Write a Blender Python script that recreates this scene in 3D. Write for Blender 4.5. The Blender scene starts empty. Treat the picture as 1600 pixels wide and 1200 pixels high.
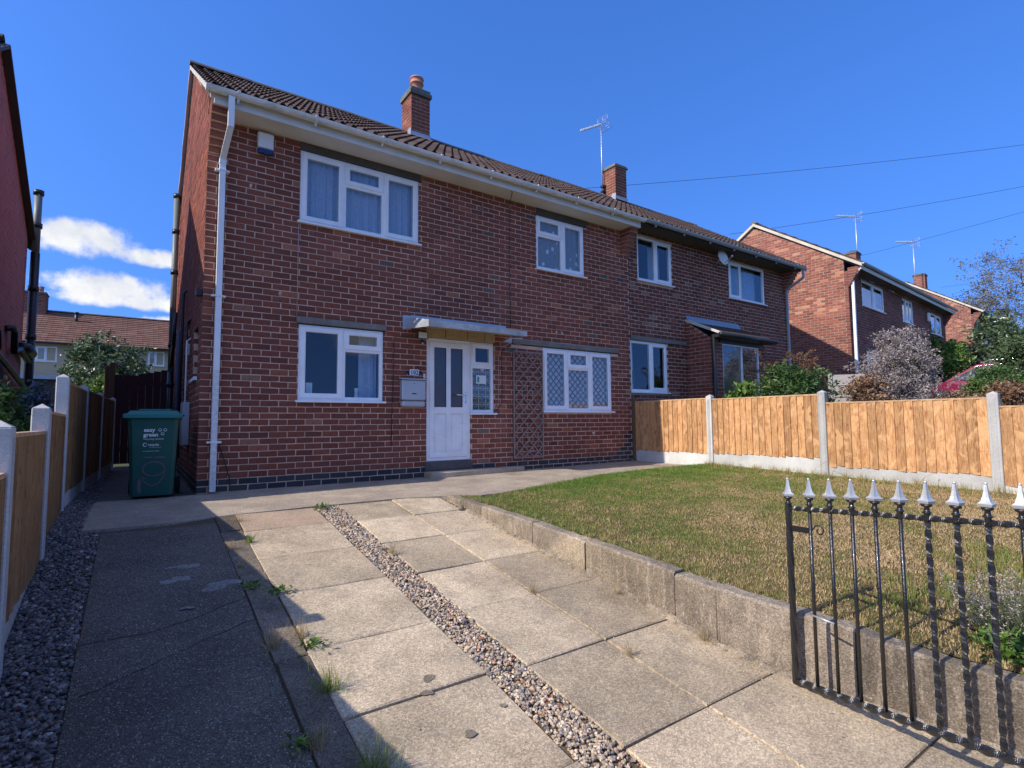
import bpy, math, random
import numpy as np
from mathutils import Matrix, Vector
random.seed(7); RNG = np.random.default_rng(11)
C = bpy.context.scene.collection
sc = bpy.context.scene

# ------------------------------------------------------------------ camera
cam_d = bpy.data.cameras.new('camera'); cam = bpy.data.objects.new('camera', cam_d); C.objects.link(cam)
def cam_axes(yaw, pitch, roll):
    cy, sy, cp, sp = math.cos(yaw), math.sin(yaw), math.cos(pitch), math.sin(pitch)
    F = Vector((sy*cp, cy*cp, sp)); R = Vector((cy, -sy, 0)); U = R.cross(F)
    c, s = math.cos(roll), math.sin(roll)
    return c*R+s*U, c*U-s*R, F
_R, _U, _F = cam_axes(math.radians(34.964), math.radians(4.0848), math.radians(-0.4568))
M = Matrix((( _R.x, _U.x, -_F.x), (_R.y, _U.y, -_F.y), (_R.z, _U.z, -_F.z))).to_4x4()
M.translation = Vector((-0.6161, -7.4902, 0.8334)); cam.matrix_world = M
cam_d.sensor_width = 36; cam_d.lens = 838.62/1600*36; cam_d.clip_start = .05; cam_d.clip_end = 2000
sc.camera = cam

# ------------------------------------------------------------------ light
SUN_L = Vector((1.245, -.06, -1.0)).normalized()          # direction the light travels
ELEV = math.asin(-SUN_L.z)
sun_d = bpy.data.lights.new('sun', 'SUN'); sun_d.energy = 4.8; sun_d.angle = math.radians(.53); sun_d.color = (1, .93, .83)
sun = bpy.data.objects.new('sun', sun_d); C.objects.link(sun)
sun.rotation_euler = SUN_L.to_track_quat('-Z', 'Y').to_euler(); sun.location = (-20, 2, 30)

w = bpy.data.worlds.new('World'); sc.world = w; w.use_nodes = True
nt = w.node_tree; N = nt.nodes; L = nt.links; N.clear()
out = N.new('ShaderNodeOutputWorld'); bg = N.new('ShaderNodeBackground'); bg.inputs[1].default_value = .13
sky = N.new('ShaderNodeTexSky'); sky.sky_type = 'NISHITA'; sky.sun_disc = False
sky.sun_elevation = ELEV; sky.sun_rotation = math.atan2(-SUN_L.x, -SUN_L.y); sky.altitude = 50
sky.air_density = 1.0; sky.dust_density = .35; sky.ozone_density = 3.0
hs = N.new('ShaderNodeHueSaturation'); hs.inputs['Saturation'].default_value = 1.25; hs.inputs['Value'].default_value = 1.6
L.new(sky.outputs[0], hs.inputs['Color'])
tc = N.new('ShaderNodeTexCoord')
lm = N.new('ShaderNodeMapping'); lm.inputs['Location'].default_value = (0, 0, .30); lm.inputs['Scale'].default_value = (1, 1, .62)
L.new(tc.outputs['Generated'], lm.inputs[0]); ln_ = N.new('ShaderNodeVectorMath'); ln_.operation = 'NORMALIZE'; L.new(lm.outputs[0], ln_.inputs[0]); L.new(ln_.outputs[0], sky.inputs['Vector'])
def wmath(op, a, b=None, c=None):
    n = N.new('ShaderNodeMath'); n.operation = op
    for i, v in enumerate((a, b, c)):
        if v is None: continue
        if isinstance(v, (int, float)): n.inputs[i].default_value = v
        else: L.new(v, n.inputs[i])
    return n.outputs[0]
sep = N.new('ShaderNodeSeparateXYZ'); L.new(tc.outputs['Generated'], sep.inputs[0])
az = wmath('ARCTAN2', sep.outputs[0], sep.outputs[1]); el = wmath('ARCSINE', sep.outputs[2])
def wnoise(scale, detail, rough=.6, stretch=(1, 1, 1)):
    mp = N.new('ShaderNodeMapping'); mp.inputs['Scale'].default_value = stretch; L.new(tc.outputs['Generated'], mp.inputs[0])
    n = N.new('ShaderNodeTexNoise'); n.inputs['Scale'].default_value = scale; n.inputs['Detail'].default_value = detail
    n.inputs['Roughness'].default_value = rough; L.new(mp.outputs[0], n.inputs['Vector']); return n.outputs[0]
nz = wnoise(19, 8, .58); nz2 = wnoise(38, 5, .6)
def cloud(a0, e0, ra, re, flat=.5):
    # an ellipse of cloud in azimuth and elevation, flatter below
    da = wmath('DIVIDE', wmath('SUBTRACT', az, math.radians(a0)), math.radians(ra))
    de = wmath('DIVIDE', wmath('SUBTRACT', el, math.radians(e0)), math.radians(re))
    dn = wmath('MULTIPLY', wmath('MINIMUM', de, 0), 1/flat); dp = wmath('MAXIMUM', de, 0)
    d = wmath('ADD', wmath('MULTIPLY', da, da), wmath('ADD', wmath('MULTIPLY', dn, dn), wmath('MULTIPLY', dp, dp)))
    d = wmath('ADD', wmath('MULTIPLY', wmath('SUBTRACT', nz, .5), 2.3), wmath('SUBTRACT', 1, d))
    d = wmath('ADD', wmath('MULTIPLY', wmath('SUBTRACT', nz2, .5), .8), d)
    mr = N.new('ShaderNodeMapRange'); mr.interpolation_type = 'SMOOTHSTEP'
    L.new(d, mr.inputs[0]); mr.inputs[1].default_value = -.05; mr.inputs[2].default_value = 1.0
    return mr.outputs[0]
CLOUDS = [(-4.2, 15.3, 5.0, 1.75, .8), (.6, 14.6, 4.6, 1.0, .8), (-2.0, 11.6, 5.6, 1.7, .7), (-.5, 10.7, 6.5, .95, .8), (2.5, 9.0, 4, .8, .8), (-20, 12, 8, 2.5, .6),
          (95, 9, 7, 2, .6), (160.5, 8.2, 4.5, 2.2, .7), (205, 13, 12, 4, .6), (232, 24, 8, 3, .6), (262, 12, 14, 4, .6), (305, 14, 12, 4, .6)]
cm = None
for (a, e, ra, re, fl) in CLOUDS:
    if a > 180: a -= 360
    k = cloud(a, e, ra, re, fl)
    if re < .75: k = wmath('MULTIPLY', k, .25)
    cm = k if cm is None else wmath('MAXIMUM', cm, k)
# unseen cumulus field added outside the view to brighten and whiten the fill light
dt = N.new('ShaderNodeVectorMath'); dt.operation = 'DOT_PRODUCT'; L.new(tc.outputs['Generated'], dt.inputs[0]); dt.inputs[1].default_value = (.57, .82, .07)
fm = N.new('ShaderNodeMapRange'); fm.interpolation_type = 'SMOOTHSTEP'; L.new(dt.outputs['Value'], fm.inputs[0]); fm.inputs[1].default_value = .48; fm.inputs[2].default_value = .25
fn = wnoise(2.6, 9, .56); fr0 = N.new('ShaderNodeMapRange'); fr0.interpolation_type = 'SMOOTHSTEP'; L.new(fn, fr0.inputs[0]); fr0.inputs[1].default_value = .49; fr0.inputs[2].default_value = .60
dt2 = N.new('ShaderNodeVectorMath'); dt2.operation = 'DOT_PRODUCT'; L.new(tc.outputs['Generated'], dt2.inputs[0]); dt2.inputs[1].default_value = (.50, -.82, .28)
fm2 = N.new('ShaderNodeMapRange'); fm2.interpolation_type = 'SMOOTHSTEP'; L.new(dt2.outputs['Value'], fm2.inputs[0]); fm2.inputs[1].default_value = .84; fm2.inputs[2].default_value = .68
cm = wmath('MAXIMUM', cm, wmath('MULTIPLY', wmath('MULTIPLY', fm.outputs[0], fm2.outputs[0]), fr0.outputs[0]))
shade = wnoise(9, 6, .6)
cr = N.new('ShaderNodeValToRGB'); L.new(shade, cr.inputs[0])
cr.color_ramp.elements[0].position = .38; cr.color_ramp.elements[0].color = (.66, .71, .82, 1)
cr.color_ramp.elements[1].position = .60; cr.color_ramp.elements[1].color = (1, 1, 1, 1)
cv = N.new('ShaderNodeVectorMath'); cv.operation = 'SCALE'; L.new(cr.outputs[0], cv.inputs[0]); cv.inputs['Scale'].default_value = 7.2
mx = N.new('ShaderNodeMix'); mx.data_type = 'RGBA'; L.new(cm, mx.inputs[0])
tint = N.new('ShaderNodeMix'); tint.data_type = 'RGBA'; tint.blend_type = 'MULTIPLY'; tint.inputs[0].default_value = 1; tint.inputs[7].default_value = (.92, .93, 1.27, 1); L.new(hs.outputs[0], tint.inputs[6])
L.new(tint.outputs[2], mx.inputs[6]); L.new(cv.outputs[0], mx.inputs[7])
L.new(mx.outputs[2], bg.inputs[0]); L.new(bg.outputs[0], out.inputs[0])

sc.view_settings.view_transform = 'Standard'; sc.view_settings.look = 'None'
sc.view_settings.exposure = .12; sc.view_settings.gamma = 1; sc.view_settings.use_curve_mapping = False
sc.cycles.max_bounces = 6; sc.cycles.transparent_max_bounces = 12; sc.cycles.diffuse_bounces = 4

# ------------------------------------------------------------------ helpers: naming
def tag(o, label=None, cat=None, group=None, kind=None):
    if label: o['label'] = label
    if cat: o['category'] = cat
    if group: o['group'] = group
    if kind: o['kind'] = kind
    return o
def empty(name, loc=(0, 0, 0), rz=0, **k):
    o = bpy.data.objects.new(name, None); C.objects.link(o); o.location = loc; o.rotation_euler = (0, 0, rz); o.empty_display_size = .1
    return tag(o, **k)

# ------------------------------------------------------------------ helpers: mesh
class MB:
    def __init__(s):
        s.V = []; s.n = 0; s.Q = []; s.T = []; s.tq = []; s.tt = []; s.sq = []; s.st = []
    def add(s, V, quads=None, tris=None, tone=.5, smooth=False):
        V = np.asarray(V, float).reshape(-1, 3); b = s.n; s.V.append(V); s.n += len(V)
        for F, A, TT, SS in ((quads, s.Q, s.tq, s.sq), (tris, s.T, s.tt, s.st)):
            if F is None or len(F) == 0: continue
            F = np.asarray(F, int) + b; A.append(F)
            t = np.asarray(tone, float); TT.append(np.full(len(F), float(t)) if t.ndim == 0 else t)
            SS.append(np.full(len(F), bool(smooth)))
        return b
    BQ = [(0, 3, 2, 1), (4, 5, 6, 7), (0, 1, 5, 4), (1, 2, 6, 5), (2, 3, 7, 6), (3, 0, 4, 7)]
    def hexa(s, p, tone=.5): s.add(p, s.BQ, tone=tone)
    def box(s, x0, y0, z0, x1, y1, z1, tone=.5):
        s.hexa([(x0, y0, z0), (x1, y0, z0), (x1, y1, z0), (x0, y1, z0), (x0, y0, z1), (x1, y0, z1), (x1, y1, z1), (x0, y1, z1)], tone)
    def cbox(s, x0, y0, z0, x1, y1, z1, c=.004, tone=.5):
        # box with chamfered edges
        V = []; xs, ys, zs = (x0, x1), (y0, y1), (z0, z1)
        idx = {}
        for i in (0, 1):
            for j in (0, 1):
                for k in (0, 1):
                    sx, sy, sz = (1-2*i)*c, (1-2*j)*c, (1-2*k)*c
                    idx[i, j, k] = len(V)
                    V += [(xs[i], ys[j]+sy, zs[k]+sz), (xs[i]+sx, ys[j], zs[k]+sz), (xs[i]+sx, ys[j]+sy, zs[k])]
        Q = []; T = []
        def f(a, l):  # face a axis
            return [idx[q]+a for q in l]
        Q += [f(0, [(0,0,0),(0,0,1),(0,1,1),(0,1,0)]), f(0, [(1,0,0),(1,1,0),(1,1,1),(1,0,1)]), f(1, [(0,0,0),(1,0,0),(1,0,1),(0,0,1)]),
              f(1, [(0,1,0),(0,1,1),(1,1,1),(1,1,0)]), f(2, [(0,0,0),(0,1,0),(1,1,0),(1,0,0)]), f(2, [(0,0,1),(1,0,1),(1,1,1),(0,1,1)])]
        for ax in range(3):
            o1, o2 = [a for a in range(3) if a != ax]
            for p in (0, 1):
                for q in (0, 1):
                    k0 = [0, 0, 0]; k0[o1] = p; k0[o2] = q; k1 = list(k0); k1[ax] = 1
                    a, b = idx[tuple(k0)], idx[tuple(k1)]
                    Q.append([a+o1, b+o1, b+o2, a+o2])
        for k, a in idx.items(): T.append([a, a+1, a+2])
        s.add(V, Q, T, tone=tone)
    def bar(s, a, b, wd, th, up=(0, 0, 1), tone=.5):
        a = Vector(a); b = Vector(b); d = (b-a).normalized(); r = d.cross(Vector(up)).normalized()*wd/2; u = r.cross(d).normalized()*th/2
        s.hexa([a-r-u, a+r-u, b+r-u, b-r-u, a-r+u, a+r+u, b+r+u, b-r+u], tone)
    def tube(s, pts, r, seg=8, tone=.5, smooth=True, cap=True, twist=0, sq=0):
        pts = [Vector(p) for p in pts]; rr = r if isinstance(r, (list, tuple)) else [r]*len(pts)
        V = []; up = None
        for i, p in enumerate(pts):
            d = (pts[min(i+1, len(pts)-1)]-pts[max(i-1, 0)]).normalized()
            if up is None: up = Vector((0, 0, 1)) if abs(d.z) < .9 else Vector((0, 1, 0))
            x = d.cross(up).normalized(); y = x.cross(d).normalized(); up = y
            for k in range(seg):
                a = 2*math.pi*k/seg + twist*i; m = 1+sq*math.cos(4*(2*math.pi*k/seg))
                V.append(p+(x*math.cos(a)+y*math.sin(a))*rr[i]*m)
        Q = [(i*seg+k, i*seg+(k+1) % seg, (i+1)*seg+(k+1) % seg, (i+1)*seg+k) for i in range(len(pts)-1) for k in range(seg)]
        T = []
        if cap:
            for base, rev in ((0, 1), ((len(pts)-1)*seg, 0)):
                for k in range(1, seg-1): T.append((base, base+k+1, base+k) if rev else (base, base+k, base+k+1))
        s.add(V, Q, T, tone=tone, smooth=smooth)
    def lathe(s, c, prof, seg=16, tone=.5, smooth=True, star=0):
        V = []
        for (r, z) in prof:
            for k in range(seg):
                a = 2*math.pi*k/seg; m = 1-star*(k % 2)
                V.append((c[0]+r*m*math.cos(a), c[1]+r*m*math.sin(a), c[2]+z))
        Q = [(i*seg+k, i*seg+(k+1) % seg, (i+1)*seg+(k+1) % seg, (i+1)*seg+k) for i in range(len(prof)-1) for k in range(seg)]
        s.add(V, Q, tone=tone, smooth=smooth)
    def ring(s, x0, x1, z0, z1, wd, yf, yb, ch=.006, tone=.5):
        # rectangular frame in the xz plane, chamfered front edges
        def lp(i, y): return [(x0+i, y, z0+i), (x1-i, y, z0+i), (x1-i, y, z1-i), (x0+i, y, z1-i)]
        loops = [lp(0, yb), lp(0, yf+ch), lp(ch, yf), lp(wd-ch*2, yf), lp(wd, yf+ch*1.6), lp(wd, yb)]
        V = [p for l in loops for p in l]
        Q = [(i*4+k, i*4+(k+1) % 4, (i+1)*4+(k+1) % 4, (i+1)*4+k) for i in range(5) for k in range(4)]
        s.add(V, Q, tone=tone)
    def prism(s, poly, a, b, axis='y', tone=.5):
        # polygon (2D) extruded along an axis; convex-ish polygons
        n = len(poly)
        def P(p, t): return {'y': (p[0], t, p[1]), 'x': (t, p[0], p[1]), 'z': (p[0], p[1], t)}[axis]
        V = [P(p, a) for p in poly]+[P(p, b) for p in poly]
        Q = [(k, (k+1) % n, n+(k+1) % n, n+k) for k in range(n)]
        T = [(0, k+1, k) for k in range(1, n-1)]+[(n, n+k, n+k+1) for k in range(1, n-1)]
        s.add(V, Q, T, tone=tone)
    def mesh(s, name):
        me = bpy.data.meshes.new(name)
        V = np.concatenate(s.V) if s.V else np.zeros((0, 3))
        Q = np.concatenate(s.Q) if s.Q else np.zeros((0, 4), int); T = np.concatenate(s.T) if s.T else np.zeros((0, 3), int)
        me.vertices.add(len(V)); me.vertices.foreach_set('co', V.astype(np.float32).ravel())
        loops = np.concatenate([Q.ravel(), T.ravel()]).astype(np.int32)
        me.loops.add(len(loops)); me.loops.foreach_set('vertex_index', loops)
        st = np.concatenate([np.arange(len(Q))*4, len(Q)*4+np.arange(len(T))*3]).astype(np.int32)
        me.polygons.add(len(st)); me.polygons.foreach_set('loop_start', st)
        sm = np.concatenate(s.sq+s.st) if (s.sq or s.st) else np.zeros(0, bool)
        if sm.any(): me.polygons.foreach_set('use_smooth', sm)
        else: me.polygons.foreach_set('use_smooth', np.zeros(len(st), bool))
        at = me.attributes.new('tone', 'FLOAT', 'FACE')
        at.data.foreach_set('value', np.concatenate(s.tq+s.tt).astype(np.float32))
        me.update(calc_edges=True); me.validate()
        return me
    def obj(s, name, m, parent=None, loc=None, rot=None, **k):
        me = s.mesh(name); me.materials.append(m)
        o = bpy.data.objects.new(name, me); C.objects.link(o)
        if parent: o.parent = parent
        if loc is not None: o.location = loc
        if rot is not None: o.rotation_euler = rot
        return tag(o, **k)
def link(name, me, parent=None, loc=(0, 0, 0), rot=(0, 0, 0)):
    o = bpy.data.objects.new(name, me); C.objects.link(o); o.parent = parent; o.location = loc; o.rotation_euler = rot
    return o

# ------------------------------------------------------------------ helpers: materials
class NT:
    def __init__(s, name):
        s.m = bpy.data.materials.new(name); s.m.use_nodes = True; s.t = s.m.node_tree; s.N = s.t.nodes; s.L = s.t.links
        s.b = s.N['Principled BSDF']; s.o = s.N['Material Output']; s.tc = s.N.new('ShaderNodeTexCoord')
    def put(s, v, i):
        if isinstance(v, bpy.types.NodeSocket): s.L.new(v, i)
        elif isinstance(v, (tuple, list)) and i.type == 'RGBA' and len(v) == 3: i.default_value = (*v, 1)
        else: i.default_value = v
    def noise(s, scale, detail=4, rough=.55, stretch=(1, 1, 1), out=0, dist=0):
        mp = s.N.new('ShaderNodeMapping'); mp.inputs['Scale'].default_value = stretch; s.L.new(s.tc.outputs['Object'], mp.inputs[0])
        n = s.N.new('ShaderNodeTexNoise'); n.inputs['Scale'].default_value = scale; n.inputs['Detail'].default_value = detail
        n.inputs['Roughness'].default_value = rough; n.inputs['Distortion'].default_value = dist; s.L.new(mp.outputs[0], n.inputs['Vector']); return n.outputs[out]
    def voro(s, scale, feature='F1', out='Distance', stretch=(1, 1, 1)):
        mp = s.N.new('ShaderNodeMapping'); mp.inputs['Scale'].default_value = stretch; s.L.new(s.tc.outputs['Object'], mp.inputs[0])
        n = s.N.new('ShaderNodeTexVoronoi'); n.feature = feature; n.inputs['Scale'].default_value = scale; s.L.new(mp.outputs[0], n.inputs['Vector']); return n.outputs[out]
    def ramp(s, v, stops, interp='LINEAR'):
        r = s.N.new('ShaderNodeValToRGB'); s.L.new(v, r.inputs[0]); r.color_ramp.interpolation = interp
        e = r.color_ramp.elements
        while len(e) < len(stops): e.new(.5)
        for k, (p, c) in zip(e, stops): k.position = p; k.color = (*c, 1) if isinstance(c, tuple) else (c, c, c, 1)
        return r.outputs[0]
    def mix(s, f, a, b, mode='MIX'):
        n = s.N.new('ShaderNodeMix'); n.data_type = 'RGBA'; n.blend_type = mode
        s.put(f, n.inputs[0]); s.put(a, n.inputs[6]); s.put(b, n.inputs[7]); return n.outputs[2]
    def math(s, op, a, b=0., c=None):
        n = s.N.new('ShaderNodeMath'); n.operation = op; s.put(a, n.inputs[0]); s.put(b, n.inputs[1])
        if c is not None: s.put(c, n.inputs[2])
        return n.outputs[0]
    def tone(s):
        n = s.N.new('ShaderNodeAttribute'); n.attribute_name = 'tone'; return n.outputs['Fac']
    def bump(s, h, strength=.3, dist=.01):
        n = s.N.new('ShaderNodeBump'); n.inputs['Strength'].default_value = strength; n.inputs['Distance'].default_value = dist
        s.L.new(h, n.inputs['Height']); s.L.new(n.outputs[0], s.b.inputs['Normal'])
    def fin(s, col, rough=.8, metal=0, spec=.3, **k):
        s.put(col, s.b.inputs['Base Color']); s.put(rough, s.b.inputs['Roughness']); s.b.inputs['Metallic'].default_value = metal
        s.b.inputs['Specular IOR Level'].default_value = spec
        for a, v in k.items(): s.put(v, s.b.inputs[a])
        return s.m
def h3(c, f): return tuple(min(1, x*f) for x in c)

def m_brick(name, ramp, speck=.35):
    n = NT(name); t = n.tone(); c = n.ramp(t, ramp)
    big = n.noise(.8, 5, .6); c = n.mix(1, c, n.ramp(big, [(.3, .74), (.7, 1.2)]), 'MULTIPLY'); fade = n.noise(1.9, 6, .7); c = n.mix(n.ramp(fade, [(.55, 0), (.75, .28)]), c, (.36, .25, .21))
    sp = n.noise(60, 5, .7); c = n.mix(1, c, n.ramp(sp, [(.3, 1-speck), (.7, 1+speck*.6)]), 'MULTIPLY')
    bl = n.noise(16, 4, .6); c = n.mix(n.ramp(bl, [(.6, 0), (.72, .45)]), c, (.07, .045, .045))
    ef = n.noise(5, 5, .65); c = n.mix(n.ramp(ef, [(.63, 0), (.75, .35)]), c, (.42, .36, .32))
    n.bump(n.noise(90, 6, .7), .5, .004)
    return n.fin(c, .9, spec=.2)
BR = [(0, (.155, .056, .046)), (.25, (.215, .072, .054)), (.5, (.27, .088, .064)), (.72, (.32, .098, .07)), (.8, (.40, .14, .085)),
      (.86, (.31, .18, .135)), (.9, (.17, .13, .105)), (.94, (.045, .048, .06)), (1, (.075, .075, .085))]
BR = [(p, (c[0]*.92, c[1]*.94, c[2]*.84)) for p, c in BR]
M_BRICK = m_brick('brick_red', BR)
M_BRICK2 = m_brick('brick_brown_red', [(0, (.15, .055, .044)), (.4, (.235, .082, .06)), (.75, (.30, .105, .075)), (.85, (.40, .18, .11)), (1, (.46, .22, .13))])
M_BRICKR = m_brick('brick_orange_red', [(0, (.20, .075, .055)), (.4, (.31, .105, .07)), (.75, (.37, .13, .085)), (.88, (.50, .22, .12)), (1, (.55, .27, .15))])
def m_painted(name, c):
    n = NT(name); k = n.mix(n.ramp(n.noise(2.5, 4), [(.35, 0), (.65, 1)]), h3(c, .9), h3(c, 1.08)); pit = n.ramp(n.noise(14, 5, .7, dist=.6), [(.30, 0), (.38, 1)])
    k = n.mix(pit, h3(c, .55), k); h = n.math('ADD', n.math('MULTIPLY', pit, 1.2), n.noise(60, 5, .7)); n.bump(h, .6, .012); return n.fin(k, .75, spec=.25)
M_PAINTBR = m_painted('masonry_painted_maroon', (.43, .17, .14)); M_MORTARP = m_painted('mortar_painted_maroon', (.41, .16, .135))
def m_mortar(name, c):
    n = NT(name); k = n.mix(n.ramp(n.noise(3, 4), [(.35, 0), (.65, 1)]), h3(c, .72), c)
    k = n.mix(n.ramp(n.noise(120, 3), [(.3, .0), (.8, .5)]), k, h3(c, 1.3)); n.bump(n.noise(150, 4), .5, .004)
    return n.fin(k, .95, spec=.1)
M_MORTAR = m_mortar('mortar', (.66, .45, .33)); M_MORTARL = m_mortar('mortar_pale', (.42, .34, .28))
M_VERGE = m_mortar('verge_mortar', (.55, .52, .46))

def m_concrete(name, c, agg=.35, stain=.5, dark=(.10, .09, .085), bump=.5, lichen=0., warm=None, aggscale=170, stones=0., streak=0.):
    n = NT(name); t = n.tone()
    k = n.mix(n.ramp(n.noise(1.1, 5, .6), [(.3, 0), (.7, 1)]), h3(c, .78), h3(c, 1.12))
    if warm: k = n.mix(n.ramp(n.noise(.7, 4, .6), [(.45, 0), (.7, .7)]), k, warm)
    k = n.mix(1, k, n.ramp(t, [(0, .72), (1, 1.2)]), 'MULTIPLY')
    k = n.mix(1, k, n.ramp(n.noise(2.6, 6, .65), [(.3, 1-stain*.45), (.62, 1.05)]), 'MULTIPLY')
    k = n.mix(n.ramp(n.noise(7, 6, .7), [(.5, 0), (.75, stain*.6)]), k, dark)
    if streak: k = n.mix(n.ramp(n.noise(9, 5, .7, (1.6, 1.6, .35)), [(.52, 0), (.68, streak)]), k, h3(c, 1.7)); k = n.mix(n.ramp(n.noise(7, 5, .7, (2., 2., .3)), [(.54, 0), (.70, streak)]), k, h3(c, .45))
    a = n.voro(aggscale, out='Color'); g = n.N.new('ShaderNodeSeparateColor'); n.L.new(a, g.inputs[0])
    k = n.mix(1, k, n.ramp(g.outputs[0], [(0, 1-agg), (.6, 1), (1, 1+agg*1.1)]), 'MULTIPLY')
    if stones: k = n.mix(n.ramp(g.outputs[1], [(.955, 0), (.965, stones)]), k, (.48, .44, .40))
    k = n.mix(1, k, n.ramp(n.noise(420, 3, .7), [(.3, 1-agg*.7), (.7, 1+agg*.7)]), 'MULTIPLY')
    if lichen: k = n.mix(n.ramp(n.noise(26, 5, .7), [(.66-.06*lichen, 0), (.70, .75)]), k, (.50, .47, .40))
    h = n.math('ADD', n.math('MULTIPLY', n.voro(aggscale), .6), n.noise(60, 6, .7)); n.bump(h, bump, .006)
    return n.fin(k, .92, spec=.2)
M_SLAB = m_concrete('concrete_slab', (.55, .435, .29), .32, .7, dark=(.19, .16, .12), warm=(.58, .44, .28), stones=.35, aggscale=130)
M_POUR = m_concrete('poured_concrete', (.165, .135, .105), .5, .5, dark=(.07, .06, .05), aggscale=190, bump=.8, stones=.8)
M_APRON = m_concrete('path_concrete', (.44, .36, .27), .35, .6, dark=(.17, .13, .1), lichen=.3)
M_EDGE = m_concrete('edge_concrete', (.21, .17, .125), .45, 1.0, dark=(.09, .075, .055), lichen=.4)  # dirty narrow strip; the fence's cast shade is also darkened into this colour
M_KERB = m_concrete('kerb_concrete', (.29, .235, .175), .35, 1.1, dark=(.11, .09, .065), lichen=.7, warm=(.42, .33, .21), stones=.25, aggscale=150, streak=.55)
M_POST = m_concrete('post_concrete', (.55, .54, .50), .12, .15, bump=.2)
M_GBOARD = m_concrete('gravel_board_concrete', (.56, .55, .51), .12, .3, dark=(.3, .3, .28), bump=.2)
M_LINT = m_concrete('lintel_concrete', (.22, .205, .18), .3, .4, bump=.4)
M_LINTD = m_concrete('lintel_dark', (.12, .105, .09), .25, .4, bump=.4)
M_CANOPY = m_concrete('canopy_paint', (.66, .66, .64), .1, 1.0, dark=(.12, .12, .11), bump=.4)
M_STEP = m_concrete('step_concrete', (.15, .14, .13), .35, .5)

def m_plain(name, c, rough=.5, metal=0, spec=.5, dirt=0, dirtc=(.1, .1, .09), dscale=6, bump=0, bscale=80, stretch=(1, 1, 1), coat=0):
    n = NT(name); k = n.mix(n.ramp(n.noise(dscale*.5, 3), [(.3, 0), (.7, 1)]), h3(c, .93), h3(c, 1.05))
    if dirt: k = n.mix(n.ramp(n.noise(dscale, 6, .7, stretch), [(.62-.3*dirt, 0), (.8, min(1, dirt*1.2))]), k, dirtc)
    if bump: n.bump(n.noise(bscale, 4), bump, .004)
    r = n.ramp(n.noise(dscale*2, 3), [(.3, max(0, rough-.06)), (.7, min(1, rough+.08))])
    n.b.inputs['Coat Weight'].default_value = coat
    return n.fin(k, r, metal, spec)
M_UPVC = m_plain('upvc_white', (.85, .86, .85), .35, dirt=.16, dirtc=(.55, .53, .46), dscale=9, stretch=(3, 3, .7))
M_UPVCD = m_plain('upvc_door', (.85, .87, .86), .3, dirt=.12, dirtc=(.58, .56, .5), dscale=7, stretch=(2, 2, .8))
M_GUTTER = m_plain('gutter_white_weathered', (.74, .74, .70), .5, dirt=.55, dirtc=(.18, .18, .14), dscale=9, stretch=(.6, 1, 2))
M_GUTGREY = m_plain('gutter_grey', (.36, .39, .40), .45, dirt=.3)
M_PIPEW = m_plain('downpipe_white', (.80, .81, .80), .4, dirt=.18, dirtc=(.3, .3, .26), dscale=14)
M_PIPEBAD = m_plain('downpipe_peeling', (.70, .71, .70), .6, dirt=.6, dirtc=(.16, .15, .14), dscale=22)
M_FASCIA = m_plain('fascia_board', (.66, .63, .56), .55, dirt=.15, dirtc=(.3, .27, .2))
M_SOFFIT = m_plain('soffit_board', (.70, .68, .63), .65, dirt=.1, dirtc=(.4, .37, .3))
M_DARKWOOD = m_plain('dark_timber', (.05, .042, .04), .7, bump=.2)
M_GASKET = m_plain('gasket_black', (.02, .02, .022), .5)
M_BLACKPIPE = m_plain('black_plastic', (.018, .02, .022), .38)
M_PIPEGREEN = m_plain('cast_iron_greygreen', (.15, .18, .165), .5, dirt=.3)
M_BLUEPIPE = m_plain('pipe_bluegrey', (.13, .145, .2), .5)
M_LEAD = m_plain('lead_flashing', (.42, .45, .48), .4, metal=.3, dirt=.3, dirtc=(.6, .6, .6))
M_LEADB = m_plain('flashing_blue', (.22, .30, .38), .5)
M_TERRA = m_plain('terracotta', (.50, .21, .15), .75, dirt=.2, dirtc=(.2, .1, .08), bump=.3)
M_CAPST = m_concrete('chimney_cap', (.17, .175, .15), .3, .8, bump=.6, lichen=.5)
M_GREYMET = m_plain('galvanised', (.52, .55, .58), .42, metal=.6)
M_SILVER = m_plain('silver_paint', (.60, .61, .60), .42, metal=.55, dirt=.12, dirtc=(.3, .3, .3), dscale=60)
M_LETTER = m_plain('letterbox_steel', (.46, .47, .485), .38, metal=.35, dirt=.08)
M_IRON = m_plain('wrought_iron_black', (.012, .012, .013), .3, spec=.6, bump=.6, bscale=90, coat=.3)
M_ALARM = m_plain('alarm_white', (.80, .79, .74), .4); M_ALARMB = m_plain('alarm_blue', (.01, .035, .16), .35)
M_WHITE = m_plain('white_plastic', (.8, .8, .8), .35); M_BLACK = m_plain('black_print', (.012, .012, .015), .6)
M_BIN = m_plain('bin_green', (.008, .085, .062), .42, dirt=.2, dirtc=(.05, .09, .08), dscale=10, bump=.15)
M_BINLID = m_plain('bin_lid_green', (.012, .15, .125), .4, dirt=.15, dirtc=(.1, .17, .15))
M_PRINT = m_plain('bin_print_white', (.75, .8, .78), .6); M_SCRAWL = m_plain('bin_scrawl', (.16, .10, .12), .7, dirt=.4, dirtc=(.01, .09, .07), dscale=60)
M_RUBBER = m_plain('rubber', (.015, .015, .015), .8)
M_LAMPG = m_plain('lamp_glass', (.62, .68, .58), .15); M_CARD = m_plain('notice_card', (.72, .80, .76), .6); M_TEAL = m_plain('teal_print', (.05, .30, .36), .6)
M_CABLE = m_plain('cable_dark', (.035, .022, .022), .6); M_CABLEW = m_plain('cable_pale', (.5, .42, .38), .6)
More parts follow.
